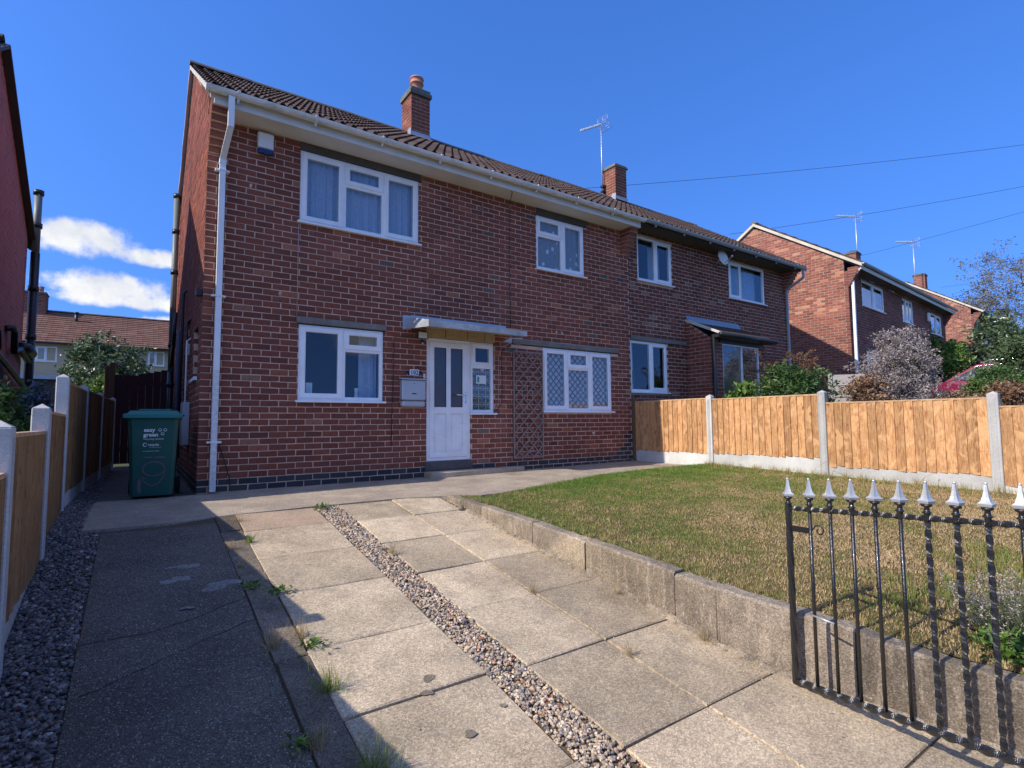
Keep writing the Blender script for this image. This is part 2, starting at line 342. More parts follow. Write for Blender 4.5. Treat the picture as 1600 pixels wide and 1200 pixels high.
M_RENDER = m_plain('render_beige', (.46, .38, .25), .9, dirt=.15, dirtc=(.35, .28, .2), bump=.4)
M_ROOM = m_plain('room_wall', (.16, .15, .14), .9); M_ROOMD = m_plain('room_dark', (.05, .05, .055), .9)
M_CARP = m_plain('car_paint_magenta', (.22, .006, .05), .45, spec=.12); M_CARG = m_plain('car_glass', (.02, .025, .03), .06, spec=.8)
M_CARR = m_plain('car_roof_silver', (.6, .62, .64), .3, metal=.3); M_CHROME = m_plain('trim_pale', (.75, .75, .75), .2, metal=.8)
M_TIMBERG = m_plain('weathered_timber_grey', (.42, .38, .35), .85, dirt=.4, dirtc=(.2, .18, .16), dscale=5, stretch=(1, 1, 5), bump=.5)
M_TRELLIS = m_plain('trellis_timber', (.26, .21, .19), .85, dirt=.2, bump=.3)
M_REDGATE = m_plain('dark_red_timber', (.055, .012, .014), .75, dirt=.3, dirtc=(.03, .02, .02), stretch=(4, 1, 1), bump=.4)
M_BROWNPOST = m_plain('brown_post', (.14, .085, .045), .85, bump=.4)
M_CACTUS = m_plain('cactus_green', (.05, .12, .05), .6)
M_SOILPAINT = m_plain('beige_panel', (.42, .34, .21), .8, dirt=.45, dirtc=(.13, .1, .07), dscale=7, stretch=(1, 1, 4))

def m_wood(name, a, b, knot=(.20, .075, .025)):
    n = NT(name); t = n.tone()
    oi = n.N.new('ShaderNodeObjectInfo'); r = oi.outputs['Random']
    off = n.N.new('ShaderNodeCombineXYZ'); n.L.new(n.math('MULTIPLY', r, 37.), off.inputs[0]); n.L.new(n.math('MULTIPLY', r, 91.), off.inputs[2])
    vm = n.N.new('ShaderNodeVectorMath'); vm.operation = 'ADD'; n.L.new(n.tc.outputs['Object'], vm.inputs[0]); n.L.new(off.outputs[0], vm.inputs[1])
    def nse(scale, st, det=4, dist=0):
        mp = n.N.new('ShaderNodeMapping'); mp.inputs['Scale'].default_value = st; n.L.new(vm.outputs[0], mp.inputs[0])
        q = n.N.new('ShaderNodeTexNoise'); q.inputs['Scale'].default_value = scale; q.inputs['Detail'].default_value = det; q.inputs['Distortion'].default_value = dist
        n.L.new(mp.outputs[0], q.inputs['Vector']); return q.outputs[0]
    g = nse(9, (6, 6, .7), 5, 1.2); k = n.mix(n.ramp(g, [(.3, 0), (.68, 1)]), a, b)
    k = n.mix(1, k, n.ramp(r, [(0, .70), (1, 1.18)]), 'MULTIPLY'); k = n.mix(n.ramp(nse(2.2, (1.5, 1.5, 1.2), 3, 2.), [(.52, 0), (.62, .55)]), k, h3(b, 1.12))
    g2 = nse(60, (5, 5, .4), 3); k = n.mix(1, k, n.ramp(g2, [(.3, .76), (.7, 1.14)]), 'MULTIPLY'); g3 = nse(3.5, (.6, .6, 5), 3, 1.5); k = n.mix(n.ramp(g3, [(.60, 0), (.63, .28), (.66, 0)]), k, knot)
    mp = n.N.new('ShaderNodeMapping'); mp.inputs['Scale'].default_value = (1.6, 1.6, 1); n.L.new(vm.outputs[0], mp.inputs[0])
    v = n.N.new('ShaderNodeTexVoronoi'); v.inputs['Scale'].default_value = 4.2; n.L.new(mp.outputs[0], v.inputs['Vector'])
    kn = n.ramp(v.outputs['Distance'], [(.07, 1), (.15, 0)])
    k = n.mix(n.math('MULTIPLY', kn, .75), k, knot)
    n.bump(n.math('ADD', g2, n.math('MULTIPLY', kn, .5)), .35, .004)
    return n.fin(k, .78, spec=.25)
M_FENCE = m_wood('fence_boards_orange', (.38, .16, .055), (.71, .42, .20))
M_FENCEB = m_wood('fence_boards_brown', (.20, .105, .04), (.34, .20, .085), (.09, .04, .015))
M_CAPR = m_wood('fence_capping', (.52, .30, .14), (.66, .44, .25))

def m_tile(name, c1, c2, li=(.40, .36, .30), la=.5):
    n = NT(name); t = n.tone(); k = n.mix(t, c1, c2)
    k = n.mix(n.ramp(n.noise(1.2, 4), [(.35, 0), (.65, .5)]), k, h3(c1, .7))
    k = n.mix(n.ramp(n.noise(30, 6, .75), [(.60, 0), (.70, la)]), k, li)
    k = n.mix(1, k, n.ramp(n.noise(140, 3), [(.3, .8), (.7, 1.2)]), 'MULTIPLY'); n.bump(n.noise(110, 4), .5, .004)
    return n.fin(k, .9, spec=.2)
M_TILE = m_tile('roof_tile_brown', (.050, .034, .031), (.095, .066, .057), (.34, .28, .22), .6); M_TILE2 = m_tile('roof_tile_redbrown', (.17, .085, .06), (.24, .13, .095), la=.2)
M_RIDGE = m_tile('ridge_tile', (.15, .135, .12), (.22, .2, .17))

def m_glass(name, tint=(.95, .97, .98), refl=.01, rough=0.):
    # thin pane: clear, with a real reflection on top
    n = NT(name); n.N.remove(n.b); tr = n.N.new('ShaderNodeBsdfTransparent'); tr.inputs[0].default_value = (*tint, 1)
    gl = n.N.new('ShaderNodeBsdfGlossy'); gl.inputs['Roughness'].default_value = rough; gl.inputs[0].default_value = (.95, .97, 1, 1)
    fr = n.N.new('ShaderNodeFresnel'); fr.inputs[0].default_value = 1.52
    ge = n.N.new('ShaderNodeNewGeometry'); f = n.math('MINIMUM', n.math('ADD', n.math('MULTIPLY', fr.outputs[0], 1.5), refl), 1.); f = n.math('MULTIPLY', f, n.math('SUBTRACT', 1., ge.outputs['Backfacing']))   # one reflection per pane
    nb = n.N.new('ShaderNodeBump'); nb.inputs['Strength'].default_value = .04; nb.inputs['Distance'].default_value = .01; n.L.new(n.noise(2.2, 2), nb.inputs['Height'])
    n.L.new(nb.outputs[0], gl.inputs['Normal'])
    mx = n.N.new('ShaderNodeMixShader'); n.L.new(f, mx.inputs[0]); n.L.new(tr.outputs[0], mx.inputs[1]); n.L.new(gl.outputs[0], mx.inputs[2]); n.L.new(mx.outputs[0], n.o.inputs[0])
    return n.m
M_GLASS = m_glass('window_glass'); M_GLASSC = m_glass('window_glass_clear', (.8, .85, .86), .03)
def m_obscure(name, c):
    n = NT(name); n.bump(n.noise(120, 3), .25, .003); return n.fin(c, .22, spec=.9)
M_OBSC = m_obscure('obscured_glass', (.045, .042, .05))

def m_net(name, c=(.72, .76, .82), pat=None, base=.62, em=0):
    n = NT(name); n.N.remove(n.b); tr = n.N.new('ShaderNodeBsdfTransparent'); df = n.N.new('ShaderNodeBsdfDiffuse'); df.inputs[0].default_value = (*c, 1)
    tl = n.N.new('ShaderNodeBsdfTranslucent'); tl.inputs[0].default_value = (*c, 1); ad = n.N.new('ShaderNodeMixShader'); ad.inputs[0].default_value = .25
    n.L.new(df.outputs[0], ad.inputs[1]); n.L.new(tl.outputs[0], ad.inputs[2])
    mx = n.N.new('ShaderNodeMixShader'); f = n.ramp(n.noise(30, 3), [(.3, base-.08), (.7, base+.08)])
    if pat:
        sp = n.N.new('ShaderNodeSeparateXYZ'); n.L.new(n.tc.outputs['Object'], sp.inputs[0]); x, z = sp.outputs[0], sp.outputs[2]
        if pat == 'diamond':
            def ln(v): return n.math('ABSOLUTE', n.math('SUBTRACT', n.math('FRACT', n.math('MULTIPLY', v, 7.6)), .5))
            a = n.math('MINIMUM', ln(n.math('ADD', x, z)), ln(n.math('SUBTRACT', x, z)))
            g = n.ramp(a, [(.05, base), (.17, .78)]); f = n.math('MULTIPLY', g, n.ramp(n.noise(28, 4), [(.3, .6), (.7, 1)]))
        elif pat == 'flower':
            v = n.voro(7.5, stretch=(1.2, .01, .9)); g = n.ramp(v, [(.20, .96), (.34, base)]); f = g
        elif pat == 'lace':
            v = n.voro(11., 'DISTANCE_TO_EDGE'); g = n.ramp(v, [(.02, .9), (.10, base)]); f = g
        elif pat == 'grid':
            def l2(v, k): return n.math('ABSOLUTE', n.math('SUBTRACT', n.math('FRACT', n.math('MULTIPLY', v, k)), .5))
            r = n.math('ADD', n.math('POWER', l2(x, 7.5), 2.), n.math('POWER', l2(z, 7.5), 2.))
            a = n.math('MINIMUM', n.math('ABSOLUTE', n.math('SUBTRACT', r, .09)), n.math('MULTIPLY', n.math('MINIMUM', l2(n.math('ADD', x, .066), 7.5), l2(z, 7.5)), .3))
            f = n.ramp(a, [(.01, .85), (.03, base)])
    n.L.new(f, mx.inputs[0]); n.L.new(tr.outputs[0], mx.inputs[1]); n.L.new(ad.outputs[0], mx.inputs[2]); n.L.new(mx.outputs[0], n.o.inputs[0])
    return n.m
M_VOILE = m_net('voile_curtain', (.55, .68, .86), base=.8); M_NETF = m_net('net_flower', (.88, .92, .96), 'flower', .38)
M_NETD = m_net('net_diamond', (.92, .93, .92), 'diamond', .14); M_LACE = m_net('net_lace', (.62, .63, .56), 'grid', .30)
M_BLIND = m_net('pale_blind', (.62, .68, .72), base=.9)

def m_leaf(name, stops, rough=.5, sp=.35, trans=.25):
    n = NT(name); t = n.tone(); c = n.ramp(t, stops); c = n.mix(1, c, n.ramp(n.noise(12, 3), [(.3, .8), (.7, 1.2)]), 'MULTIPLY')
    n.fin(c, rough, spec=sp); tl = n.N.new('ShaderNodeBsdfTranslucent'); n.L.new(c, tl.inputs[0])
    mx = n.N.new('ShaderNodeMixShader'); mx.inputs[0].default_value = trans; n.L.new(n.b.outputs[0], mx.inputs[1]); n.L.new(tl.outputs[0], mx.inputs[2]); n.L.new(mx.outputs[0], n.o.inputs[0])
    return n.m
M_GRASS = m_leaf('lawn_grass', [(0, (.09, .21, .025)), (.25, (.18, .30, .045)), (.5, (.29, .27, .085)), (.72, (.44, .31, .14)), (1, (.66, .48, .27))], .6, .2, .3)
M_DRY = m_leaf('dry_grass', [(0, (.28, .20, .09)), (1, (.55, .44, .26))], .6, .2, .3)
M_LEAFG = m_leaf('leaf_green', [(0, (.025, .06, .018)), (.5, (.05, .11, .028)), (.85, (.10, .19, .045)), (1, (.20, .27, .09))])
M_LEAFY = m_leaf('leaf_yellowgreen', [(0, (.05, .11, .02)), (.5, (.12, .22, .04)), (1, (.26, .34, .08))])
M_LEAFV = m_leaf('leaf_variegated', [(0, (.03, .06, .025)), (.5, (.075, .13, .05)), (.8, (.20, .25, .11)), (1, (.42, .44, .28))], .35, .5)
M_GREYTW = m_leaf('dry_grey_twigs', [(0, (.16, .13, .125)), (.6, (.34, .29, .28)), (1, (.55, .49, .47))], .9, .1, .1)
M_TREETW = m_leaf('tree_twigs_olive', [(0, (.10, .095, .06)), (.6, (.19, .175, .11)), (1, (.30, .26, .19))], .9, .1, .1)
M_PINKB = m_leaf('pinkbrown_leaves', [(0, (.13, .07, .035)), (.4, (.27, .15, .09)), (.75, (.42, .28, .20)), (1, (.12, .17, .045))], .7, .2)
M_CONIF = m_leaf('conifer_needles', [(0, (.02, .045, .022)), (.6, (.045, .085, .04)), (1, (.10, .14, .06))], .7, .2, .1)
M_HYDR = m_leaf('blue_lilac_flowers', [(0, (.04, .09, .075)), (.55, (.09, .15, .13)), (.8, (.20, .20, .30)), (1, (.32, .28, .42))], .6)
M_LAV = m_leaf('lavender_heads', [(0, (.26, .24, .18)), (.5, (.42, .36, .34)), (1, (.62, .54, .50))], .8, .1)
M_STEMG = m_leaf('sage_stems', [(0, (.10, .14, .06)), (1, (.26, .27, .16))], .7, .1)
M_BARK = m_plain('bark', (.13, .10, .075), .9, bump=.6); M_BARKP = m_plain('bark_pale', (.28, .25, .21), .9, bump=.4)

def m_ground(name, c1, c2, s=2.):
    n = NT(name); k = n.mix(n.ramp(n.noise(s, 6, .65), [(.3, 0), (.7, 1)]), c1, c2)
    k = n.mix(1, k, n.ramp(n.noise(90, 5, .7), [(.3, .6), (.7, 1.3)]), 'MULTIPLY'); n.bump(n.noise(70, 6, .7), .8, .015)
    return n.fin(k, .95, spec=.1)
M_SOIL = m_ground('soil', (.10, .075, .05), (.17, .125, .08)); M_TURF = m_ground('turf_base', (.08, .075, .03), (.17, .125, .06), 1.5)
M_TERR = m_ground('terrain_grass', (.06, .085, .03), (.12, .12, .055), .3); M_TARM = m_ground('tarmac', (.045, .045, .047), (.06, .06, .06), .5)
def m_pebble(name, st):
    n = NT(name); c = n.ramp(n.tone(), st, 'CONSTANT'); c = n.mix(1, c, n.ramp(n.noise(200, 3), [(.3, .8), (.7, 1.15)]), 'MULTIPLY'); return n.fin(c, .75, spec=.3)
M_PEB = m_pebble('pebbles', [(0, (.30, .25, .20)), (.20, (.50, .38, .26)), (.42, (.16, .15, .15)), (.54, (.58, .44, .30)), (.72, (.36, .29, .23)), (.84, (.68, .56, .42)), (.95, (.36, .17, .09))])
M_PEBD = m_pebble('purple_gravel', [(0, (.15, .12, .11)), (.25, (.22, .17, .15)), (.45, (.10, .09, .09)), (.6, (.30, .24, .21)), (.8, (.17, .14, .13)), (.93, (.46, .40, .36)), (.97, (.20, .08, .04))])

# ------------------------------------------------------------------ ground heights
SL = math.tan(math.radians(7.8))
def zdrive(y): return 0. if y > -1.8 else SL*(max(y, -9.2)+1.8)
def pw(x, pts): return float(np.interp(x, [p[0] for p in pts], [p[1] for p in pts]))
KT = [(-9, -.64), (-7.4, -.42), (-6.5, -.325), (-5.9, -.20), (-5.15, -.155), (-4.3, -.10), (-3.6, -.05), (-1.9, .02)]
FZ = [(-9, -.3), (-5.57, -.01), (-3.65, .04), (-1.8, .09), (0, .04)]
def zlawn(x, y):
    f = min(1, max(0, (x-2.4)/5.2)); return (pw(y, KT)-.012)*(1-f)+pw(y, FZ)*f

# ------------------------------------------------------------------ terrain
def build_ground():
    m = MB(); xs = sorted(set([-300, -120, -60, -30, -15, -8, -4, -2.5] + list(np.arange(-1.6, 8.3, .55)) + [9, 10, 12, 14, 17, 20, 25, 30, 40, 60, 120, 300]))
    ys = sorted(set([-300, -120, -60, -30, -20, -14, -11] + list(np.arange(-9.4, 2, .55)) + [3, 6, 10, 16, 25, 40, 80, 160, 300]))
    V = []
    for y in ys:
        for x in xs:
            z = zdrive(y)-.06
            if x > 2.45: z = (zdrive(y)-.10 if x < 7.2 else zlawn(7.6, y)-.05) if y < -1.6 else -.03+.03*min(1, x/7.6)
            if x > 8: z += min(.068*(x-8), 2.0+.012*(x-30))
            if x < -2: z -= .08
            if y > 10: z += .012*(min(y, 60)-10)
            V.append((x, y, z))
    n = len(xs); Q = [(j*n+i, j*n+i+1, (j+1)*n+i+1, (j+1)*n+i) for j in range(len(ys)-1) for i in range(n-1)]
    m.add(V, Q, smooth=True); m.obj('ground', M_TERR, kind='structure')
build_ground()
m = MB(); m.box(-80, -18, -1.16, 80, -11.5, -1.06); m.obj('road', M_TARM, kind='structure')
m = MB(); m.box(-80, -11.45, -1.16, 80, -9.45, -.96); m.obj('pavement', M_APRON, kind='structure')

# ------------------------------------------------------------------ driveway: beds, slabs, gravel
def poly_slab(m, poly, zf, th=.06, tone=.5, ch=.006):
    # a flat piece with its own edges following the slope; poly counter-clockwise
    n = len(poly); cx = sum(p[0] for p in poly)/n; cy = sum(p[1] for p in poly)/n
    def ins(p, d):
        v = Vector((cx-p[0], cy-p[1])); l = max(v.length, 1e-6); return (p[0]+v.x/l*d*1.4, p[1]+v.y/l*d*1.4)
    top = [ins(p, ch) for p in poly]
    V = [(p[0], p[1], zf(*p)) for p in top]+[(p[0], p[1], zf(*p)-ch) for p in poly]+[(p[0], p[1], zf(*p)-th) for p in poly]
    Q = [(k+n, (k+1) % n+n, (k+1) % n, k) for k in range(n)]+[(k+2*n, (k+1) % n+2*n, (k+1) % n+n, k+n) for k in range(n)]
    c = (sum(p[0] for p in top)/n, sum(p[1] for p in top)/n); V.append((c[0], c[1], zf(*c)))
    T = [(k, (k+1) % n, 3*n) for k in range(n)]
    m.add(V, Q, T, tone=tone)
zf0 = lambda x, y: zdrive(y)
m = MB()
yy = [0.0, -.9, -1.8] + list(np.arange(-2.4, -9.3, -.6)) + [-9.4]
V = []
for y in yy:
    for x in (-1.2, -.4, .6, 1.6, 2.34 if y > -5.6 else 2.34-.02+(-5.6-y)*.35): V.append((x, y, zdrive(y)-.0155))
m.add(V, [(j*5+i, (j+1)*5+i, (j+1)*5+i+1, j*5+i+1) for j in range(len(yy)-1) for i in range(4)])
drive = m.obj('driveway', M_SOIL, kind='structure')
def jit(a): return a+random.uniform(-.006, .006)
def slab(x0, x1, y0, y1, mat=M_SLAB, name='paving_slab', dz=None, parent=None):
    dz = random.uniform(-.004, .004) if dz is None else dz; tl = random.uniform(-.006, .006)
    p = [(jit(x0), jit(y0)), (jit((x0+x1)/2), y0+random.uniform(-.004, .004)), (jit(x1), jit(y0)), (jit(x1), jit(y1)), (jit((x0+x1)/2), y1+random.uniform(-.004, .004)), (jit(x0), jit(y1))]
    m = MB(); poly_slab(m, p, lambda x, y: zdrive(y)+dz+tl*(x-x0), .05, random.random()); return m.obj(name, mat, parent or drive)
g = .0055
JL = [-1.83, -2.36, -3.06, -3.72, -4.46, -5.07, -5.75, -6.42, -7.1, -7.8, -8.5, -9.2]
for a, b in zip(JL[:-1], JL[1:]):
    dx = .02*math.sin(a*3)
    o = slab(.168+dx*.4, .90, b+g, a-g)
    if a == -1.83: o.data.materials[0] = M_SLABO = m_concrete('concrete_slab_orange', (.58, .42, .28), .3, .4)
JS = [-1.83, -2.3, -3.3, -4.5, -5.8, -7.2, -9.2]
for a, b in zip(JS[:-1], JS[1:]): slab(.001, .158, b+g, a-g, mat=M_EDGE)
def slabk(x0, y0, y1):
    dz = random.uniform(-.004, .004); n = 6; yy_ = np.linspace(y0, y1, n); p = [(x0, y0)]+[(kx(y)+.02, y) for y in yy_]+[(x0, y1)]
    m = MB(); poly_slab(m, p, lambda x, y: zdrive(y)+dz, .05, random.random()); return m.obj('paving_slab', M_SLAB, drive)
def kx(y): return 2.30 if y > -5.5 else (2.30+(-5.5-y)*.12 if y > -5.85 else 2.342+(-5.85-y)*.40)
JR = [-1.83, -2.43, -3.08, -3.76, -4.42, -5.11, -5.80, -6.48, -7.15, -7.8, -8.5, -9.2]
for a, b in zip(JR[:-1], JR[1:]):
    slab(1.13, 1.70, b+g, a-g); x1 = 2.29 if a > -5.3 else 2.29+max(0, -5.5-b)*.34
    if a != -1.83: slabk(1.715, b+g, a-g)
    else: slab(1.715, 2.25, b+g, a-g)
# poured strip, cracked into three pieces
def crack(pts, d=.0):
    out = []
    for (a, b) in zip(pts[:-1], pts[1:]):
        for k in range(5):
            f = k/5; out.append((a[0]+(b[0]-a[0])*f+random.uniform(-.012, .012), a[1]+(b[1]-a[1])*f+random.uniform(-.014, .014)))
    out.append(pts[-1]); return out
c1 = crack([(-.815, -3.885), (-.53, -3.87), (-.31, -3.82), (-.02, -3.66)]); c2 = crack([(-.83, -4.42), (-.56, -4.26), (-.30, -4.10), (-.02, -3.98)])
pc = lambda poly, t: (lambda m: (poly_slab(m, poly, zf0, .05, t), m.obj('concrete_slab', M_POUR, drive))[1])(MB())
def strips(lo, hi, t):
    # piece between two boundary lines, kept as one mesh of quads
    m = MB(); n = 24; V = []
    def at(l, x): return float(np.interp(x, [p[0] for p in l], [p[1] for p in l]))
    xs = np.linspace(-.82, -.008, n)
    ny = 8
    for x in xs:
        a, b = at(lo, x)+.007, at(hi, x)-.007
        for k in range(ny+1):
            y = a+(b-a)*k/ny; e = .008 if k in (0, ny) else 0
            V.append((x, y, zdrive(y)-e+.004*math.sin(x*5+y*3)))
        V.append((x, a, zdrive(a)-.05)); V.append((x, b, zdrive(b)-.05))
    s = ny+3; Q = []
    for i in range(n-1):
        for k in range(ny): Q.append((i*s+k, (i+1)*s+k, (i+1)*s+k+1, i*s+k+1))
        Q.append((i*s+ny+1, (i+1)*s+ny+1, (i+1)*s, i*s)); Q.append((i*s+ny, (i+1)*s+ny, (i+1)*s+ny+2, i*s+ny+2))
    for i in (0, n-1):
        for k in range(ny): pass
    m.add(V, Q, tone=t); m.obj('concrete_slab', M_POUR, drive)
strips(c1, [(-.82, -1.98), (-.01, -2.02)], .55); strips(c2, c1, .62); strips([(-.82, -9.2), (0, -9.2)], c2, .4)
# path along the front of the house
path_edge = [(-.96, -1.90), (-.7, -1.96), (-.3, -1.90), (.15, -1.80), (.9, -1.81), (1.4, -1.84), (1.75, -1.83), (2.1, -1.90), (2.35, -2.0), (2.7, -2.24), (3.5, -2.02), (4.3, -1.82), (4.95, -1.68), (5.8, -1.62), (6.5, -1.62), (7.58, -1.72)]
def zpath(x, y): return .045*max(0, min(1, x/7.5))+(.0 if y > -1.5 else 0)
m = MB(); n = 46; V = []; xs = np.linspace(-.96, 7.58, n); ny = 6
for x in xs:
    e = float(np.interp(x, [p[0] for p in path_edge], [p[1] for p in path_edge]))+random.uniform(-.012, .012)
    for k in range(ny+1):
        y = e*(1-k/ny); V.append((x, y, zpath(x, y)-(.008 if k == 0 else 0)+.004*math.sin(2*x+y*4)))
    V.append((x, e, -.08))
s = ny+2; Q = [(i*s+k, (i+1)*s+k, (i+1)*s+k+1, i*s+k+1) for i in range(n-1) for k in range(ny)]+[(i*s+ny+1, (i+1)*s+ny+1, (i+1)*s, i*s) for i in range(n-1)]
m.add(V, Q, tone=.5); path = m.obj('path', M_APRON, kind='structure')
m = MB(); m.box(-.95, .002, -.1, -.002, 6.2, -.004); m.obj('passage_floor', M_POUR, path)

def pebbles(name, pts, r0, r1, mat, parent):
    n = len(pts); base = np.array([(-1, -1, -.7), (1, -1, -.7), (1, 1, -.7), (-1, 1, -.7), (-1, -1, .7), (1, -1, .7), (1, 1, .7), (-1, 1, .7)], float)*.62
    base = np.vstack([base, [(0, 0, 1.0)]]); P = np.repeat(base[None], n, 0); P = P*(1+RNG.uniform(-.28, .28, (n, 9, 3)))
    r = RNG.uniform(r0, r1, n)*np.where(RNG.random(n) < .08, 1.5, 1); sc3 = RNG.uniform(.7, 1.3, (n, 1, 3))*np.array([1, 1, .72]); P = P*sc3*r[:, None, None]
    a = RNG.uniform(0, 6.28, n); t = RNG.uniform(-.6, .6, n); ca, sa, ct, st = np.cos(a), np.sin(a), np.cos(t), np.sin(t)
    y = P[..., 1]*ct[:, None]-P[..., 2]*st[:, None]; z = P[..., 1]*st[:, None]+P[..., 2]*ct[:, None]; x = P[..., 0]
    P = np.stack([x*ca[:, None]-y*sa[:, None], x*sa[:, None]+y*ca[:, None], z], -1)+np.asarray(pts)[:, None, :]
    off = (np.arange(n)*9)[:, None, None]
    q = np.array([(0, 1, 5, 4), (1, 2, 6, 5), (2, 3, 7, 6), (3, 0, 4, 7)])[None]+off; t3 = np.array([(4, 5, 8), (5, 6, 8), (6, 7, 8), (7, 4, 8)])[None]+off
    tn = RNG.random(n); m = MB(); m.V.append(P.reshape(-1, 3)); m.n = n*9
    m.Q.append(q.reshape(-1, 4)); m.tq.append(np.repeat(tn, 4)); m.sq.append(np.zeros(n*4, bool)); m.T.append(t3.reshape(-1, 3)); m.tt.append(np.repeat(tn, 4)); m.st.append(np.zeros(n*4, bool))
    return m.obj(name, mat, parent, kind='stuff')
n = 8600; X = RNG.uniform(.905, 1.125, n); Y = RNG.uniform(-8.2, -1.86, n)
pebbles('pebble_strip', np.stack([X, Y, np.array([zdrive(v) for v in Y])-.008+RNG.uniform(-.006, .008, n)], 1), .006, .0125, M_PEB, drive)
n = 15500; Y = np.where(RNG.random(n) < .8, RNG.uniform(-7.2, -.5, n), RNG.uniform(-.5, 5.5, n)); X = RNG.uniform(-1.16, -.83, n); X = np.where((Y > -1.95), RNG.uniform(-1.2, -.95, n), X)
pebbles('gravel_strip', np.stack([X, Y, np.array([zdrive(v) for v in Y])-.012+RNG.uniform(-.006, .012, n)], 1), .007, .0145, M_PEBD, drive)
m = MB(); V = []
for y in yy + [3, 6]: pass
ys2 = [6.2, 3, 0] + [v for v in yy if v < 0]
for y in ys2: V += [(-1.24, y, zdrive(y)-.022), (-.80, y, zdrive(y)-.022)]
m.add(V, [(2*i, 2*i+2, 2*i+3, 2*i+1) for i in range(len(ys2)-1)]); m.obj('gravel_bed', M_SOIL, drive)

# ------------------------------------------------------------------ kerb wall beside the lawn
kw = empty('kerb_wall', (2.3, -4, -.1), label='low weathered concrete kerb of butted blocks holding the lawn edge', cat='retaining kerb')
def kx(y): return 2.30 if y > -5.5 else (2.30+(-5.5-y)*.12 if y > -5.85 else 2.342+(-5.85-y)*.40)
kj = [-2.02, -2.75, -3.62, -4.30, -5.15, -5.46, -6.16, -6.85, -7.5, -8.2, -9.0]
for a, b in zip(kj[:-1], kj[1:]):
    m = MB(); k = 12; V = []; dz = random.uniform(-.008, .008); w2 = .115; t = random.uniform(-.008, .008); aa, bb = a-.005, b+.005
    for i in range(k+1):
        y = aa+(bb-aa)*i/k; x = kx(y)+t; zt = pw(y, KT)+dz+random.uniform(-.005, .005); zb = zdrive(y)-.06
        V += [(x, y, zb), (x+random.uniform(-.005, .004), y, zt-.014), (x+.014, y, zt), (x+w2-.012, y, zt), (x+w2, y, zt-.01), (x+w2, y, zb)]
    Q = [(i*6+j, i*6+j+1, (i+1)*6+j+1, (i+1)*6+j) for i in range(k) for j in range(5)]
    T = [(0, j, j+1) for j in range(1, 5)]+[(k*6, k*6+j+1, k*6+j) for j in range(1, 5)]
    V = [(p[0]-2.3, p[1]+4, p[2]+.1) for p in V]; m.add(V, Q, T, tone=random.random()); m.obj('kerb_block', M_KERB, kw)
fm_ = MB(); V = []; ysf = np.arange(-8.9, -2.05, .04)
for y in ysf:
    w_ = random.uniform(.012, .05); h_ = random.uniform(.008, .03); V += [(kx(y)-w_, y, zdrive(y)-.004), (kx(y)-w_*.45, y, zdrive(y)+h_*.6), (kx(y)+.01, y, zdrive(y)+h_)]
fm_.add(V, [(3*i+k, 3*i+3+k, 3*i+4+k, 3*i+1+k) for i in range(len(ysf)-1) for k in (0, 1)], tone=.8); fm_.obj('mortar_fillet', M_KERB, kw, -Vector((2.3, -4, -.1)))

# ------------------------------------------------------------------ lawn
def lawn_base():
    m = MB(); ys = np.linspace(-9.2, -1.5, 30); V = []; nx = 14
    for y in ys:
        x0 = kx(y)+.10
        for i in range(nx+1):
            x = x0+(7.62-x0)*i/nx; z = zlawn(x, y)-.006
            e = float(np.interp(x, [p[0] for p in path_edge], [p[1] for p in path_edge]))
            if y > e+.05: z = -.06
            V.append((x, y, z))
    s = nx+1; m.add(V, [(j*s+i, j*s+i+1, (j+1)*s+i+1, (j+1)*s+i) for j in range(len(ys)-1) for i in range(nx)], smooth=True)
    return m.obj('lawn', M_TURF, kind='structure')
lawn = lawn_base()
def vnoise(x, y, s, seed):
    r = np.random.default_rng(seed); G = r.random((64, 64)); X = (x*s+20) % 62; Y = (y*s+40) % 62; i = X.astype(int); j = Y.astype(int); fx = X-i; fy = Y-j; fx = fx*fx*(3-2*fx); fy = fy*fy*(3-2*fy)
    return (G[i, j]*(1-fx)+G[i+1, j]*fx)*(1-fy)+(G[i, j+1]*(1-fx)+G[i+1, j+1]*fx)*fy
def blades(P, h, wd, lean, tone, mat, name, parent=None, **k):
    n = len(P); a = RNG.uniform(0, 6.28, n); b = RNG.uniform(0, 6.28, n); h = h*RNG.uniform(.55, 1.25, n); l = lean*RNG.random(n)*h
    dx, dy = np.cos(a)*wd/2, np.sin(a)*wd/2
    v0 = P+np.stack([-dx, -dy, 0*a-.004], 1); v1 = P+np.stack([dx, dy, 0*a-.004], 1); v2 = P+np.stack([np.cos(b)*l, np.sin(b)*l, np.sqrt(np.maximum(h*h-l*l*.6, (h*.18)**2))], 1)
    m = MB(); m.V.append(np.stack([v0, v1, v2], 1).reshape(-1, 3)); m.n = 3*n; m.T.append(np.arange(3*n).reshape(-1, 3)); m.tt.append(tone); m.st.append(np.zeros(n, bool))
    return m.obj(name, mat, parent, **k)
n = 300000
Y = -1.6-7.2*RNG.random(n)**1.0; X = 2.42+5.15*RNG.random(n)
